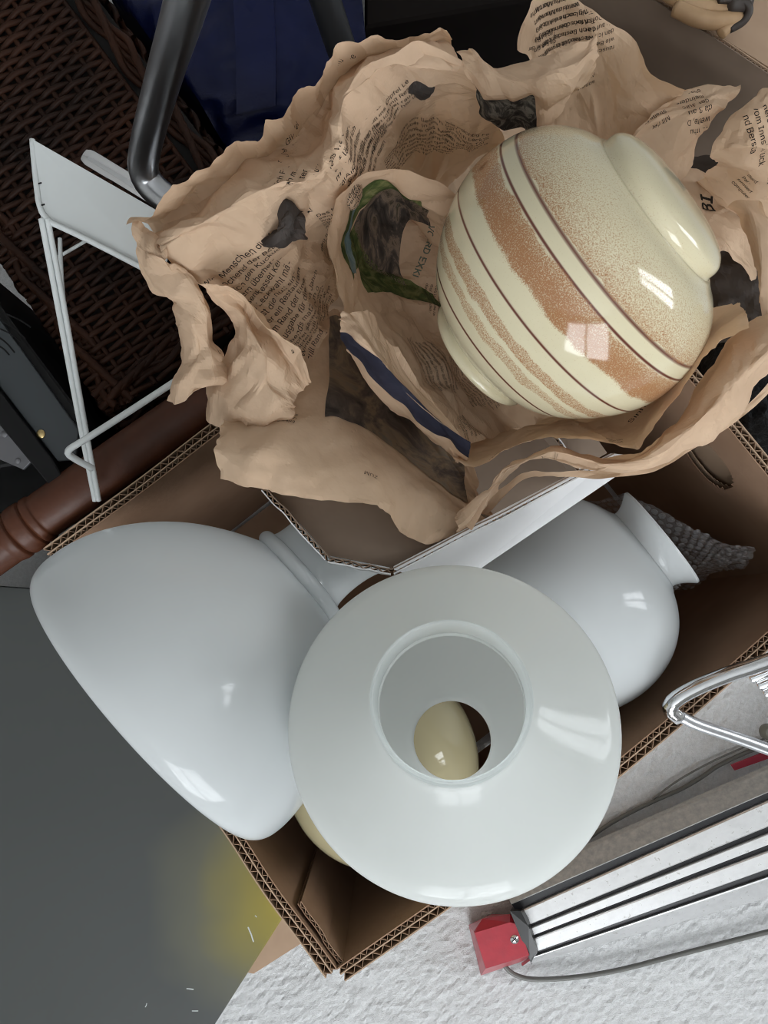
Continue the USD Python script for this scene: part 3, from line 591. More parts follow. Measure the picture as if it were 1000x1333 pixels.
n5.area([(1.3, 4.5), (1.2, 7.6), (2.55, 7.2), (2.6, 3.5)], 'photo_rock'); n5.area([(.75, 3.4), (.75, 7.2), (1.26, 7.5), (1.26, 3.6)], 'photo_meadow'); n5.area([(1.3, 3.2), (1.3, 4.5), (3.2, 3.5), (3.2, 2.9)], 'photo_meadow'); n5.area([(.95, 3.5), (.95, 4.9), (1.15, 5.0), (1.15, 3.5)], 'photo_river', off=.0003)
n5.text(560, 292, -104, ['VOARD EXKLUSIV'], .0046, .006, 'teal_ink', bold=True)
n5.text(582, 370, -100, lines(5, 26, 21), .0020, .0037); n5.text(560, 445, -80, lines(8, 30, 22), .0020, .0037); n5.text(610, 470, -75, lines(9, 30, 23), .0020, .0037); n5.text(600, 540, -60, lines(6, 14, 24), .0017, .0034)
n6 = Sheet('newspaper_sheet', 'rolled newspaper lip with a dark navy underside, left of the globe foot', [
    [(447, 404, .545), (462, 402, .548), (480, 402, .545), (498, 425, .535), (515, 455, .53), (520, 478, .52)], [(446, 425, .54), (470, 440, .55), (492, 462, .548), (520, 490, .54), (560, 535, .53), (610, 575, .52)],
    [(452, 452, .515), (472, 478, .525), (500, 505, .525), (540, 540, .52), (575, 565, .515), (612, 590, .505)], [(470, 478, .49), (490, 505, .495), (515, 528, .495), (545, 552, .49), (575, 575, .49), (600, 600, .48)]], 16, .5)
n6.area([(1.2, 0), (1.1, 5), (2.0, 5), (2.0, 0)], 'photo_navy')
n7 = Sheet('newspaper_sheet', 'newspaper edge hugging the front of the globe, printed side up', [
    [(588, 602, .505), (620, 613, .51), (655, 588, .52), (700, 570, .53), (760, 572, .535), (825, 584, .545), (850, 560, .55), (880, 515, .56), (930, 445, .575), (975, 425, .58)], [(600, 585, .48), (635, 590, .49), (668, 572, .50), (710, 558, .51), (760, 558, .515), (815, 562, .525), (845, 535, .53), (875, 495, .54), (925, 430, .55), (970, 405, .55)],
    [(640, 560, .46), (665, 560, .46), (695, 550, .465), (730, 540, .47), (770, 540, .475), (805, 530, .48), (835, 505, .485), (865, 470, .49), (910, 410, .50), (950, 390, .50)]], 17, .4)
n7.text(640, 600, 60, lines(5, 9, 31), .0018, .0036); n7.text(820, 552, 25, ['Sınhi'], .005, .006); n7.text(790, 572, 20, lines(2, 8, 32), .0018, .0036)
n8 = Sheet('newspaper_sheet', 'long folded newspaper strip along the front below the globe, running out at the right', [
    [(625, 660, .48), (655, 628, .485), (685, 600, .49), (720, 588, .50), (785, 592, .505), (840, 578, .51), (885, 540, .52), (935, 470, .535), (1010, 402, .55), (1060, 370, .55)], [(600, 685, .495), (632, 648, .505), (662, 610, .52), (710, 594, .535), (785, 606, .545), (835, 598, .55), (895, 560, .56), (945, 512, .57), (1012, 447, .575), (1060, 410, .57)],
    [(592, 699, .475), (628, 668, .485), (655, 626, .495), (705, 603, .51), (790, 621, .52), (835, 614, .525), (900, 575, .535), (950, 546, .545), (1012, 485, .55), (1060, 440, .55)]], 18, .6)
n8.text(705, 600, 10, ['Februar'], .0018, .004, 'ink_faint')
n9 = Sheet('newspaper_sheet', 'second newspaper layer peeping out below the front strip', [
    [(560, 690, .475), (610, 690, .475), (650, 640, .48), (700, 612, .49), (790, 612, .50), (840, 605, .505), (900, 575, .515), (950, 545, .525), (1015, 480, .53)], [(535, 703, .47), (600, 702, .468), (640, 668, .475), (698, 618, .485), (788, 623, .50), (842, 617, .505), (905, 583, .515), (955, 552, .525), (1015, 496, .53)]], 19, .5, jag=.0003)
n10 = Sheet('newspaper_sheet', 'curled blank newspaper ridge above the globe', [
    [(598, 72, .56), (622, 61, .57), (650, 80, .57), (690, 80, .575), (725, 66, .58), (760, 46, .585), (782, 40, .585)], [(605, 95, .565), (632, 92, .575), (665, 103, .58), (700, 106, .585), (730, 96, .585), (760, 75, .585), (785, 60, .58)],
    [(615, 115, .56), (645, 122, .57), (675, 130, .575), (705, 128, .58), (735, 112, .575), (760, 92, .575), (782, 80, .575)], [(630, 152, .53), (655, 158, .54), (690, 166, .54), (706, 164, .54), (725, 142, .545), (745, 120, .55), (768, 100, .56)]], 20, .8)
n10.area([(2.1, 0), (2.1, 2.6), (3, 2.6), (3, 0)], 'photo_bw')
n11 = Sheet('newspaper_sheet', 'tall newspaper sheet fanned up behind the top of the globe', [
    [(672, 62, .54), (690, 3, .555), (725, -8, .555), (775, 15, .55), (820, 50, .54), (850, 90, .53), (894, 122, .52)], [(690, 90, .53), (705, 50, .54), (740, 40, .54), (775, 60, .535), (810, 90, .525), (840, 115, .515), (880, 140, .51)],
    [(700, 140, .51), (720, 110, .515), (750, 105, .515), (775, 115, .51), (800, 135, .50), (825, 150, .50), (860, 170, .50)], [(690, 200, .48), (720, 185, .48), (750, 180, .48), (775, 185, .475), (795, 190, .475), (815, 195, .475), (838, 198, .48)]], 21, .7)
n11.text(800, 60, 205, lines(14, 26, 41), .0025, .0047); n11.text(725, 52, 190, ['die Rest an der', 'Tag in Grau'], .0022, .0045); n11.text(775, 105, 205, lines(12, 22, 42), .0025, .0047)
n12 = Sheet('newspaper_sheet', 'rolled newspaper scrap standing right of the globe top, against the brown carton', [
    [(880, 122, .50), (905, 107, .51), (935, 110, .51), (966, 114, .51)], [(850, 150, .51), (885, 140, .515), (915, 135, .52), (945, 140, .515)], [(815, 185, .50), (850, 178, .505), (890, 175, .51), (925, 170, .51)], [(825, 205, .49), (850, 215, .495), (880, 205, .50), (915, 190, .50)], [(840, 225, .48), (858, 242, .485), (880, 234, .49), (905, 215, .49)]], 22, .7)
n12.text(925, 165, 192, ['Jahrhu', 'weite, D', 'da ß au', 'der Jurc', 'meinders', 'oben M'], .0029, .005); n12.text(870, 150, 205, ['Mit der', 'Straße für'], .0026, .005)
n13 = Sheet('newspaper_sheet', 'newspaper crumple at the right edge under the carton wall, column of large print', [
    [(975, 133, .52), (1005, 112, .53), (1050, 108, .53)], [(950, 165, .525), (990, 150, .535), (1050, 150, .53)], [(930, 195, .52), (985, 190, .535), (1050, 195, .53)], [(934, 215, .505), (990, 222, .515), (1050, 235, .51)], [(918, 226, .49), (985, 250, .49), (1050, 265, .49)], [(910, 240, .475), (975, 285, .47), (1050, 300, .46)]], 23, .7)
n13.text(1012, 124, -75, ['jeder Lauf', 'Dr. Forscher', 'mers Olympiaabfahrt', 'vom Innsbruck', 'und Bersta'], .0036, .0062)
n13.text(972, 228, -65, ['Gerd', 'Par-', 'formiert', 'computer'], .0026, .0048)
n14 = Sheet('newspaper_sheet', 'newspaper fold beside the globe cap with two large capital letters', [
    [(880, 225, .47), (910, 225, .47), (950, 240, .465), (1000, 270, .46)], [(885, 250, .485), (915, 255, .48), (945, 262, .475), (990, 290, .465)], [(895, 280, .50), (915, 285, .49), (940, 285, .48), (985, 300, .46)], [(905, 310, .50), (925, 308, .50), (943, 312, .48), (985, 330, .45)], [(915, 350, .48), (930, 340, .48), (945, 330, .47), (985, 380, .44)]], 24, .5)
n14.text(932, 277, 82, ['BI'], .0095, .01, bold=True)
n15 = Sheet('newspaper_sheet', 'narrow upright newspaper edge at the right border of the picture', [
    [(948, 270, .50), (972, 262, .51), (986, 268, .515)], [(960, 285, .50), (984, 290, .515), (1004, 300, .51)], [(976, 330, .51), (990, 335, .52), (1012, 340, .51)], [(982, 380, .52), (993, 390, .525), (1014, 395, .52)], [(985, 410, .52), (998, 420, .53), (1014, 422, .53)]], 25, .4)
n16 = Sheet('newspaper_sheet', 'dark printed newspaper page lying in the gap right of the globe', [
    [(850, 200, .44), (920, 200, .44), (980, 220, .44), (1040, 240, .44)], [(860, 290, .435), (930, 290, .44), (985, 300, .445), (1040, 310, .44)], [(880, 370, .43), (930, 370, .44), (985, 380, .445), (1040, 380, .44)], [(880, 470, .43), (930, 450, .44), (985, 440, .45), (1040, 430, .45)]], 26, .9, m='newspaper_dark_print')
n17 = Sheet('newspaper_sheet', 'bottom newspaper sheet that the globe is bedded on', [
    [(330, 420, 0.415), (450, 280, 0.405), (580, 180, 0.405), (700, 120, 0.415), (860, 130, 0.425)], [(400, 500, 0.400), (520, 400, 0.395), (640, 300, 0.395), (760, 220, 0.400), (890, 220, 0.405)], [(480, 580, 0.400), (600, 480, 0.390), (720, 390, 0.390), (830, 320, 0.395), (930, 320, 0.395)], [(560, 640, 0.410), (680, 560, 0.405), (790, 510, 0.405), (890, 440, 0.405), (990, 400, 0.405)]], 27, .8)

# small dark crumples where printed pages show in the gaps of the big sheet
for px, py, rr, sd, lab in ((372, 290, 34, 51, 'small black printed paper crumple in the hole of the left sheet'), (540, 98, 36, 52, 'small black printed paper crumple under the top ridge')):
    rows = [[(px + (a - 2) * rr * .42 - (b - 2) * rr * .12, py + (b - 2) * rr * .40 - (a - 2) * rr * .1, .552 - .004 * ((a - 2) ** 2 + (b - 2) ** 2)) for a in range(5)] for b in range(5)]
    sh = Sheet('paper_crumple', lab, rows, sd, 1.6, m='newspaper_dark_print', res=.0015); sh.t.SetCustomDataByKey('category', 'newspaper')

# ------------------------------------------------------------------ bubble wrap
rows = [[(735, 655, .20), (770, 650, .22), (810, 642, .26), (850, 655, .27), (890, 680, .275), (930, 702, .28), (985, 714, .29)], [(740, 690, .17), (780, 680, .19), (830, 685, .22), (865, 705, .24), (905, 715, .255), (940, 718, .265), (980, 722, .28)], [(745, 730, .12), (790, 730, .13), (845, 735, .18), (880, 742, .21), (915, 738, .23), (945, 735, .25), (975, 732, .27)], [(750, 790, .06), (800, 780, .07), (850, 775, .10), (890, 765, .15), (920, 750, .19), (945, 742, .23), (970, 738, .26)]]
sh = Sheet('bubble_wrap', 'clear bubble wrap bunched in the box between globe shade and far wall', rows, 61, .5, m='bubble_film')
sh.t.SetCustomDataByKey('category', 'bubble wrap'); sh.t.ClearCustomDataByKey('group')
dome = trimesh.creation.icosphere(1, 1.0); dv, df = np.array(dome.vertices), np.array(dome.faces); keep = (dv[df][:, :, 2] > -.2).all(1); df = df[keep]
V, Fc, cnt = [], [], 0
for r_ in range(int(sh.u[-1] / .0075)):
    for q_ in range(int(sh.v[-1] / .0085)):
        a, b = r_ * .0075 + .004, q_ * .0085 + .004 + (.00425 if r_ % 2 else 0)
        if b > sh.v[-1] - .004 or a > sh.u[-1] - .004: continue
        p0 = sh.at(np.array([a]), np.array([b]), 0)[0]; k0 = min(int(a / sh.u[-1] * (len(sh.u) - 1)), len(sh.u) - 1); k1 = min(int(b / sh.v[-1] * (len(sh.v) - 1)), len(sh.v) - 1)
        x, y, z = frame(sh.N[k0, k1]); V.append(p0 + .0034 * (dv[:, :1] * x + dv[:, 1:2] * y + .6 * dv[:, 2:] * z)); Fc.append(df + cnt); cnt += len(dv)
obj('bubble', (np.vstack(V), np.vstack(Fc)), M['bubble_film'], sh.t, True, kind='stuff')

# ------------------------------------------------------------------ grey board at the lower left
zp = .30
g0, g1, g2 = U(372, 1189, zp), U(268, 1352, zp), U(-330, 1352, zp)
g3, g4 = U(-330, 740, zp), U(100, 762, zp)
wo = np.cross(kB - kA, [0, 0, 1.0]); wo /= np.linalg.norm(wo)
def clampw(p):
    d = (p - kA) @ wo
    return p + wo * max(0, (TH + .004) - d) * np.array([1, 1, 0])
poly = [clampw(p) for p in (g0, g1, g2, g3, g4)]
if ((poly[4] - poly[0]) @ bv) < 0: pass
t = thing('cabinet', 'dark grey lacquered cabinet top turning yellow at one corner, left of the box', 'cabinet', (*np.mean(poly, 0)[:2], .001))
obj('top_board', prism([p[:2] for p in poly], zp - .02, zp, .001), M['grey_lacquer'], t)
ins = [p + (np.mean(poly, 0) - p) * .06 for p in poly]
obj('body', prism([p[:2] for p in ins], .001, zp - .02), M['case_grey'], t)
for x0, y0, x1, y1, w_ in ((323, 1207, 330, 1226, .0006), (243, 1287, 252, 1288, .0005), (250, 1316, 258, 1316, .0004), (191, 1306, 189, 1311, .0003), (332, 1192, 334, 1194, .0004)):
    obj('scratch', tube([U(x0, y0, zp + .0001), U((x0 + x1) / 2 + .6, (y0 + y1) / 2, zp + .0002), U(x1, y1, zp + .0001)], w_, 5, flat=.3), M['white_enamel'], t)
obj('cardboard_offcut', slab([U(400, 1165, .02), U(418, 1212, .02), U(330, 1268, .02), U(300, 1262, .02), U(340, 1170, .02)], (0, 0, 1), .003), M['kraft_pale'], label='pale cardboard offcut on the carpet between cabinet and box corner', cat='cardboard')

# ------------------------------------------------------------------ turned wooden rail beside the box
w0, w1 = U(-60, 753, .325), U(330, 540, .325)
wo4 = np.cross(kA - kD, [0, 0, 1.0]); wo4 /= np.linalg.norm(wo4); wo4 = wo4 if wo4 @ (BC - kA) < 0 else -wo4
w0, w1 = [w_ + wo4 * max(0, .036 - (w_ - kA) @ wo4) for w_ in (w0, w1)]
ax = (w1 - w0); ln = np.linalg.norm(ax)
k1 = (U(30, 703, .325) - w0) @ ax / ln; k2 = (U(52, 691, .325) - w0) @ ax / ln
rw = .0205
pr = [(0, 0), (rw * .9, 0), (rw, .004), (rw, k1 - .012), (rw * 1.08, k1 - .006), (rw * 1.08, k1 - .002), (rw * .97, k1), (rw * 1.08, k1 + .002), (rw * 1.10, k1 + .008), (rw * 1.08, k2 - .002), (rw * .97, k2), (rw * 1.07, k2 + .002), (rw * 1.06, k2 + .007), (rw * .98, k2 + .009), (rw, k2 + .013), (rw * 1.02, ln * .6), (rw * .98, ln - .01), (rw * .9, ln), (0, ln)]
t = thing('wooden_rail', 'brown turned wooden rail with carved rings along the left wall of the box', 'wooden rail', (*((w0 + w1) / 2)[:2], .30 - rw))
prr = []
for a, b in zip(pr[:-1], pr[1:]):
    for s in np.linspace(0, 1, 4)[:-1]: prr.append((a[0] + (b[0] - a[0]) * s, a[1] + (b[1] - a[1]) * s))
prr.append(pr[-1]); obj('rail', lathe(prr, w0, ax, 48), M['turned_wood'], t, 50)
obj('post', lathe([(0, 0), (.016, 0), (.018, .01), (.015, .05), (.018, .12), (.016, .28)], (w0 * .52 + w1 * .48) * (1, 1, 0) + [0, 0, .001], (0, 0, 1), 32), M['turned_wood'], t, 50)
obj('post', lathe([(0, 0), (.016, 0), (.018, .01), (.015, .05), (.018, .12), (.016, .28)], (w0 * .25 + w1 * .75) * (1, 1, 0) + [0, 0, .001], (0, 0, 1), 32), M['turned_wood'], t, 50)

# ------------------------------------------------------------------ white metal wire stand
t = thing('wire_stand', 'white enamelled metal stand of a bent plate and thick wires at the left', 'metal stand', (*U(110, 400, .33)[:2], .33))
pl = np.array([U(41, 180, .46), U(53, 283, .455), U(215, 362, .43), U(225, 285, .43)])
nn = np.cross(pl[1] - pl[0], pl[3] - pl[0]); nn = nn if nn[2] > 0 else -nn
pt = obj('plate', slab(pl, nn, .0022), M['white_enamel'], t)
ed = smooth_path([U(42, 182, .458), U(46, 230, .457), U(53, 284, .455), U(90, 300, .45), U(140, 325, .443), U(215, 364, .43)], 40, 2)
obj('rim_wire', tube(ed, .0022, 8), M['white_enamel'], pt, True)
for dx, r_ in ((0, .0023), (8, .0021)):
    obj('leg_wire', tube(smooth_path([U(54 + dx, 285, .455), U(74 + dx, 390, .43), U(100 + dx * .8, 530, .39), U(124 + dx * .6, 652, .355)], 40, 1), r_, 10), M['white_enamel'], t, True)
obj('leg_wire', tube(spline([U(78, 310, .40), U(84, 400, .385), U(108, 540, .37)], 20), .0018, 8), M['white_enamel'], t, True)
obj('cross_wire', tube(smooth_path([U(235, 492, .42), U(160, 541, .42), U(108, 574, .42), U(84, 588, .415), U(98, 598, .405), U(121, 610, .395)], 60, 3), .0026, 10), M['white_enamel'], t, True)
obj('brace_wire', tube([U(70, 338, .37), U(118, 310, .39)], .0014, 8), M['white_enamel'], t, True)
for px, py in ((52, 239), (56, 267)): obj('spot_mark', tube([U(px - 2, py, .4585), U(px + 2, py - 1, .4585)], .0007, 5, flat=.5), M['case_black'], pt)

# ------------------------------------------------------------------ chrome chair frame
t = thing('chair_frame', 'chrome tube chair frame at the upper left, bent foot beside the newspaper', 'chair', (*U(187, 230, .30)[:2], .30))
P = smooth_path([U(262, -70, .62), U(238, 20, .545), U(213, 100, .46), U(190, 185, .385), U(184, 225, .355), U(205, 252, .345), U(250, 280, .34)], 70, 2)
obj('leg_tube', tube(P, np.linspace(.0126, .0128, 70), 28), M['chrome_dark'], t, True)
obj('foot_bar', tube(spline([U(112, 203, .325), U(165, 235, .325), U(255, 292, .32)], 20), .0085, 16, flat=.6), M['chrome'], t, True)
obj('leg_tube', tube(spline([U(405, -60, .40), U(430, 20, .36), U(452, 85, .32)], 20), .0135, 20), M['tube_grey'], t, True, label='dark grey tube leg')

# ------------------------------------------------------------------ wicker hamper
def woven(o, ex, ey, w, h, sr, ss, rs, rk, nrm, seed):
    """Weavers along ex, spaced rs up ey, over and under stakes spaced ss."""
    rng = np.random.default_rng(seed); wv, st = [], []
    for k in range(int(h / rs)):
        n = int(w / ss) * 4; s = np.linspace(0, w, n); z = rk * np.cos(np.pi * s / ss + np.pi * (k % 2)); jit = rng.normal(0, rs * .07)
        wv.append(tube(o + s[:, None] * ex + (k * rs + rs / 2 + jit + rs * .12 * np.sin(s[:, None] * 40 + k)) * ey + z[:, None] * nrm, sr, 6, False))
    for k in range(int(w / ss) + 1):
        st.append(tube([o + k * ss * ex, o + k * ss * ex + h * ey], sr * .9, 6, False))
    return wv, st
zw = .30
q0, q1, q2, q3 = U(300, 212, zw), U(95, -60, zw), U(-190, 120, zw), U(70, 500, zw)
ex = (q1 - q0) / np.linalg.norm(q1 - q0); ey = np.cross([0, 0, 1.0], ex); ey = ey if (q3 - q0) @ ey > 0 else -ey
o0 = U(290, 199, zw); dl = 0.0
while (o0 - ex * dl - kA) @ wo4 > .085: dl += .002
o0 = o0 - ex * dl; Wd, Hd = .46 + dl, (U(75, 478, zw) - o0) @ ey - .012; up3 = np.array([0, 0, 1.0])
t = thing('wicker_hamper', 'dark brown wicker hamper with a woven lid behind the chrome tube, upper left', 'basket', (*(o0 + ex * Wd / 2 + ey * Hd / 2)[:2], .001))
core = [o0 + ex * .006 + ey * .006, o0 + ex * (Wd - .006) + ey * .006, o0 + ex * (Wd - .006) + ey * (Hd - .006), o0 + ex * .006 + ey * (Hd - .006)]
obj('core', prism([p[:2] for p in core], .001, zw - .006), M['wicker_core'], t)
lid_dir = (ex * .92 + ey * .1); 
wv, st = woven(o0 + ey * .035, ey, ex, Hd - .035, Wd, .0028, .020, .0068, .0027, up3, 71)
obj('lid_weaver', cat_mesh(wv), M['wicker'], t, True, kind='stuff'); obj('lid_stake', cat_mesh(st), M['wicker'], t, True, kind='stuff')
for oo, e1, w_ in ((o0, ex, Wd), (o0, ey, Hd), (o0 + ex * Wd, ey, Hd), (o0 + ey * Hd, ex, Wd)):
    outw = np.cross(e1, up3); outw = outw if (oo + e1 * w_ / 2 - np.mean(core, 0)) @ outw > 0 else -outw
    wv, st = woven(oo + outw * .001 + up3 * (.003 - zw), e1, up3, w_, zw - .02, .0034, .024, .0085, .0032, outw, 72)
    obj('side_weave', cat_mesh(wv + st), M['wicker'], t, True, kind='stuff')
    for k in range(5):
        s = np.linspace(0, w_, 90); ph = k * 2 * np.pi / 5
        obj('rim_braid', tube(oo + s[:, None] * e1 - outw * (.012 + .014 * k / 5) + (.0035 * np.sin(s / .011 + ph))[:, None] * outw + (.0035 * np.cos(s / .011 + ph) + .004 - .004 * (k / 4))[:, None] * up3, .0036, 7, False), M['wicker'], t, True)

# ------------------------------------------------------------------ blue bag, and a near-black chest added to fill the dark background
gu, gw = np.meshgrid(np.linspace(0, 1, 70), np.linspace(0, 1, 70), indexing='ij')
cb = [U(180, -110, .12), U(470, -110, .12), U(470, 330, .12), U(300, 330, .12)]
c_b = np.mean(cb, 0) * (1, 1, 0); m = trimesh.creation.icosphere(5, 1.0); v = np.array(m.vertices)
v = np.sign(v) * np.abs(v) ** .7; ctr = U(345, 40, .16)
rx, ry_, rz_ = .165, .215, .14
n_ = meshkit.fbm(v * 2.2 + 9, 4, 81) - .5; rid = np.abs(meshkit.fbm(v * 3.1 + 4, 3, 82) - .5)
v = v * np.array([rx, ry_, rz_]) * (1 + .20 * n_ - .28 * rid)[:, None] + [ctr[0], ctr[1], .145]; v = v + np.maximum(0, .02 - (v - o0) @ (-ey))[:, None] * (-ey); v[:, 0] = np.minimum(v[:, 0], U(475, 40, .22)[0] - .001 - .01 * np.clip(.2 - v[:, 2], 0, .1)); v[:, 2] = np.maximum(v[:, 2], .004)
t = thing('fabric_bag', 'deep blue fabric bag with a broad strap, in the dark behind the chair tube', 'bag', (ctr[0], ctr[1], .004))
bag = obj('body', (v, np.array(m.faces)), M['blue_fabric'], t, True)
tr = cKDTree(v[:, :2])
def top_of(p):
    k = tr.query_ball_point(p[:2], .012); k = [e for e in k if v[e, 2] > .1]; return np.array([p[0], p[1], (v[k, 2].max() if k else .15) + .003])
cen = spline([top_of(U(330, -20, .27)), top_of(U(335, 60, .27)), top_of(U(330, 130, .27))], 30); lat = np.array([.02, .003, 0])
A_, B_ = cen - lat, cen + lat; sv = np.vstack([A_, B_, A_ - [0, 0, .002], B_ - [0, 0, .002]]); n = 30
ff = [[r * n + e, s_ * n + e, s_ * n + e + 1, r * n + e + 1] for e in range(n - 1) for r, s_ in ((0, 1), (3, 2), (2, 0), (1, 3))]
obj('strap', (sv, tri(np.array(ff))), M['blue_fabric'], t)
d0, d1, d2_, d3 = U(455, 30, .10), U(800, -40, .10), U(800, -200, .10), U(440, -200, .10)
t = thing('added_chest', 'added almost black wooden chest filling the dark behind the newspaper, top of the picture', 'chest', (*np.mean([d0, d1, d2_, d3], 0)[:2], .001))
pc4 = [p[:2] for p in (U(475, 40, .22), U(745, -5, .22), U(745, -260, .22), U(475, -260, .22))]
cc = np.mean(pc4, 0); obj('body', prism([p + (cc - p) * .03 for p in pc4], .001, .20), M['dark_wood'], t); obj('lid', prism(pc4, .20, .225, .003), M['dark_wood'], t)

# ------------------------------------------------------------------ black case at the left edge
zk = .33
t = thing('equipment_case', 'black equipment case with a grey panel and steel latch plate at the left edge', 'case', (*U(10, 560, .01)[:2], .001))
k0, k1_, k2_, k3 = U(-30, 345, zk), U(172, 598, zk), U(105, 668, zk), U(-160, 560, zk)
cb_ = []
for p in (U(-60, 318, zk), U(162, 590, zk), U(85, 655, zk), U(-200, 640, zk)):
    p = p + ey * max(0, Hd + .012 - (p - o0) @ ey); cb_.append((p + wo4 * max(0, .08 - (p - kA) @ wo4))[:2])
obj('body', prism(cb_, .001, zk, .002), M['case_black'], t)
pn = [U(-40, 360, zk + .003), U(103, 560, zk + .003), U(98, 598, zk + .003), U(75, 600, zk + .003), U(-40, 452, zk + .003)]
gp = obj('grey_panel', prism([p[:2] for p in pn], zk, zk + .004, .0008), M['case_grey'], t)
for i_ in range(5):
    a_ = U(-6 + i_ * 3, 448 - i_ * 10, zk + .0043); b_ = U(12 + i_ * 7, 462 - i_ * 9 + (i_ % 2) * 6, zk + .0043)
    obj('print_line', tube(smooth_path([a_, (a_ + b_) / 2 + [.001, .001, 0], b_], 8, 1), .0007, 4, flat=.2), M['case_black'], gp)
obj('edge_strip', prism([p[:2] for p in (U(-40, 452, zk), U(75, 602, zk), U(92, 632, zk), U(75, 640, zk), U(-40, 500, zk))], zk, zk + .009, .001), M['case_black'], t)
lp = obj('latch_plate', prism([p[:2] for p in (U(-30, 520, zk), U(8, 560, zk), U(14, 568, zk), U(20, 562, zk), U(50, 594, zk), U(32, 612, zk), U(-30, 585, zk))], zk, zk + .003, .0004), M['case_metal'], t)
def screw(parent, p, nrm, r, m='case_metal', name='screw'):
    x, y, z = frame(nrm)
    s_ = obj(name, lathe([(0, .0014 * r / .003), (r * .6, .0012 * r / .003), (r, .0004), (r, -.001)], p, nrm, 20), M[m], parent, 40)
    return s_
screw(lp, U(6, 565, zk + .0032), (0, 0, 1), .003); screw(lp, U(23, 600, zk + .0032), (0, 0, 1), .0025); screw(gp, U(53, 565, zk + .0045), (0, 0, 1), .0038, 'brass_screw')

# ------------------------------------------------------------------ aluminium bar with red end cap, on the carpet at the lower right
t = thing('aluminium_bar', 'worn aluminium profile bar with black rubber lines and a red end cap on the carpet', 'metal bar', (*U(800, 1180, .0)[:2], .004))
def zbar(s): return .035 + .05 * s
#      left end px     far right px    height step above the base
E1 = [((655, 1152), (1090, 962), -.012), ((662, 1168), (1090, 985), .004), ((666, 1178), (1090, 993), .008), ((674, 1188), (1090, 1003), .008), ((680, 1194), (1090, 1013), .010), ((688, 1205), (1090, 1040), .010), ((690, 1209), (1090, 1050), .010), ((692, 1219), (1090, 1066), .010), ((694, 1223), (1090, 1075), .010), ((697, 1240), (1090, 1100), .010), ((696, 1246), (1090, 1112), .008), ((688, 1253), (1090, 1128), .004), ((680, 1258), (1090, 1145), -.015)]
def station(k, s):
    (lx, ly), (rx_, ry2), h = E1[k]; return U(lx + (rx_ - lx) * s, ly + (ry2 - ly) * s, zbar(s) + h)
def ribbon(k0, k1_, drop, lift=0.0, n=24):
    S = np.linspace(0, 1.7, n); A = np.array([station(k0, s) for s in S]) + [0, 0, lift]; B = np.array([station(k1_, s) for s in S]) + [0, 0, lift]
    e = (B - A) * .06; d = np.array([0, 0, drop]); c_ = np.array([0, 0, .0012])
    rows_ = [A - d, A - c_, A + e, B - e, B - c_, B - d]; v_ = np.vstack(rows_); f_ = [[r * n + q, ((r + 1) % 6) * n + q, ((r + 1) % 6) * n + q + 1, r * n + q + 1] for q in range(n - 1) for r in range(6)]
    f_ += [[0, n, 2 * n, 3 * n], [0, 3 * n, 4 * n, 5 * n], [n - 1, 4 * n - 1, 3 * n - 1, 2 * n - 1], [n - 1, 6 * n - 1, 5 * n - 1, 4 * n - 1]]
    return v_, tri(np.array(f_))
obj('side_flange', ribbon(0, 2, .012), M['steel_worn'], t)
for a_, b_ in ((3, 5), (6, 7), (8, 9), (10, 12)): obj('aluminium_strip', ribbon(a_, b_, .016 if a_ < 10 else .008), M['aluminium'], t)
for a_, b_ in ((2, 3), (5, 6), (7, 8), (9, 10)): obj('rubber_strip', ribbon(a_, b_, .015, -.004), M['black_rubber'], t)
zt = .056
top = [U(617, 1214, zt), U(664, 1200, zt), U(676, 1203, zt), U(690, 1244, zt), U(632, 1262, zt)]
bot = [U(610, 1204, .004), U(640, 1190, .004), U(672, 1190, .004), U(696, 1246, .004), U(626, 1270, .004)]
import manifold3d as mf
cm_ = np.mean(top, 0)
pp = [p * .97 + cm_ * .03 for p in top] + [p - [0, 0, .0025] for p in top] + bot + [U(628, 1196, zt - .012), U(664, 1190, zt - .012)]
mh = mf.Manifold.hull_points(np.array(pp)).to_mesh(); cap_ = obj('end_cap', (mh.vert_properties[:, :3], mh.tri_verts), M['red_plastic'], t, label='red plastic end cap')
screw(cap_, U(670, 1223, zt + .0002), (0, 0, 1), .0048, 'chrome')
for an in (0.6, 2.17):
    d_ = np.array([math.cos(an), math.sin(an), 0]) * .0028; obj('screw_slot', tube([U(670, 1223, zt + .0024) - d_, U(670, 1223, zt + .0024) + d_], .0006, 4, flat=.6), M['black_plastic'], cap_)
pp = [U(664, 1186, .062), U(678, 1186, .060), U(688, 1206, .064), U(700, 1238, .058), U(690, 1250, .052), U(676, 1204, .058), U(668, 1180, .01), U(690, 1180, .01), U(704, 1240, .01), U(692, 1256, .01)]
mh = mf.Manifold.hull_points(np.array(pp)).to_mesh(); obj('collar', (mh.vert_properties[:, :3], mh.tri_verts), M['black_plastic'], t)
def cord(label, P, r, m, z=None, cat='cable'):
    pts_ = [U(*p) for p in P]; obj('cable', tube(smooth_path(pts_, 90, 3), r, 10), M[m], None, True, label=label, cat=cat)
cord('thin grey cable looping out from under the red end cap across the carpet', [(637, 1192, .012), (640, 1215, .008), (652, 1252, .007), (668, 1270, .007), (700, 1277, .007), (790, 1268, .007), (900, 1238, .007), (1250, 1150, .007)], .0028, 'cable_grey')
cord('dark cord on the carpet between the aluminium bar and the cardboard box', [(765, 1092, .006), (800, 1068, .006), (850, 1043, .007), (900, 1022, .008), (950, 985, .007), (1150, 915, .006)], .0026, 'cable_grey')
cord('fine cord beside the dark one, ending near the red strip', [(850, 1040, .009), (890, 1010, .008), (960, 975, .008), (1130, 908, .006)], .0012, 'cable_grey')
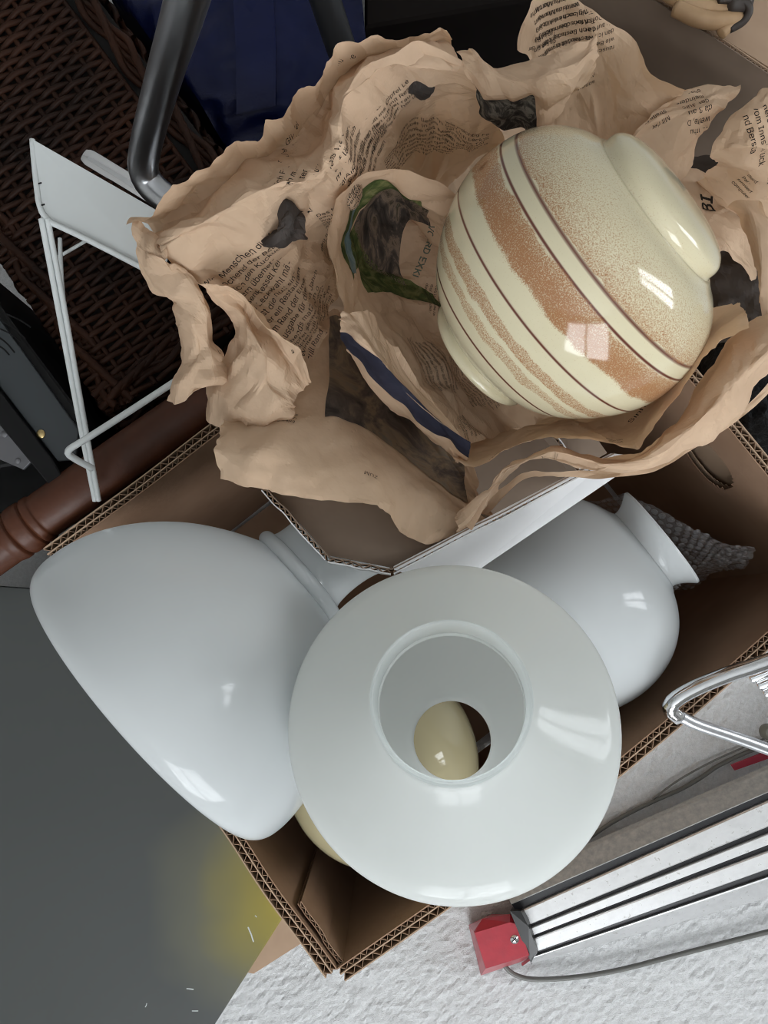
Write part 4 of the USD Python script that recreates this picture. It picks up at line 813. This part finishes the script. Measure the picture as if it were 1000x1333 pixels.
t = thing('chrome_hook', 'bent chrome tube hook over the right rim of the cardboard box', 'hook', (*U(940, 920, .3)[:2], .30))
obj('upper_rod', tube(smooth_path([U(1330, 740, .365), U(1000, 862, .365), U(940, 880, .362), U(885, 905, .358), U(868, 922, .354), U(884, 934, .35)], 70, 3), .0062, 20), M['chrome'], t, True)
obj('lower_rod', tube(smooth_path([U(878, 927, .352), U(900, 941, .35), U(950, 957, .345), U(1000, 975, .34), U(1330, 1100, .31)], 40, 2), .0048, 16, flat=.8), M['chrome_dark'], t, True)
for k, (x, y) in enumerate(((978, 884), (988, 893), (996, 903))):
    obj('coil', tube(spline([U(x, y, .33), U(x + 30, y - 12, .335), U(x + 330, y - 115, .345)], 12), .0042, 14), M['chrome'], t, True)
obj('rubber_knob', lathe([(0, .012), (.006, .0115), (.009, .008), (.0095, .003), (.009, 0), (0, 0)], U(998, 952, .03), (0, 0, 1), 28), M['olive_rubber'], t, 40)
obj('marker_strip', slab([U(952, 996, .02), U(1040, 962, .02), U(1040, 974, .02), U(957, 1003, .02)], (0, 0, 1), .003), M['red_label'], label='narrow red strip lying beside the aluminium bar at the right edge', cat='strip')

# ------------------------------------------------------------------ black fleece beyond the box, canes at the top right
m = trimesh.creation.icosphere(5, 1.0); v = np.array(m.vertices); cf = U(1045, 545, .22)
v = v * np.array([.07, .07, .13]) * (1 + .5 * (meshkit.fbm(v * 3 + 2, 4, 91) - .5) - .2 * np.abs(meshkit.fbm(v * 6, 3, 92) - .5))[:, None]
wo3 = np.cross(kD - kC, [0, 0, 1.0]); wo3 /= np.linalg.norm(wo3); wo3 = wo3 if wo3 @ (BC - kC) < 0 else -wo3
cf = kC * .62 + kD * .38 + wo3 * .12; v = v + [cf[0], cf[1], .14]
dd = (v - kC) @ wo3; v = v + np.maximum(0, .017 - dd)[:, None] * wo3; v[:, 2] = np.maximum(v[:, 2], .004)
obj('fleece_jacket', (v, np.array(m.faces)), M['black_fleece'], None, True, label='black fleece bundle behind the far right wall of the box', cat='fleece')
t = thing('cane_bundle', 'bundle of pale bent canes held by a dark loop on the carton flap', 'canes', (*U(920, 10, .45)[:2], .44))
for a_, b_, c_, r_ in (((845, -28), (900, 10), (968, 14), .0065), ((868, -40), (905, -8), (955, -2), .006), ((880, 10), (915, 28), (962, 26), .0062), ((930, -20), (945, -5), (960, 0), .005)):
    obj('cane', tube(smooth_path([U(*a_, .452), U(*b_, .455), U(*c_, .452)], 24, 2), r_, 14), M['cane'], t, True)
obj('cane', tube(smooth_path([U(965, 24, .452), U(950, 33, .452), U(938, 44, .45)], 12, 2), .0045, 12), M['cane'], t, True)
obj('loop', tube(smooth_path([U(935, 0, .46), U(965, -2, .463), U(978, 10, .46), U(970, 28, .455), U(950, 38, .452)], 30, 3), .003, 10), M['dark_leather'], t, True)
obj('wrap', lathe(smooth_path([(.0085, 0), (.0125, .003), (.0125, .016), (.0085, .019)], 16, 2), U(942, 2, .455), U(970, 0, .455) - U(940, 2, .455), 24), M['dark_leather'], t, True)
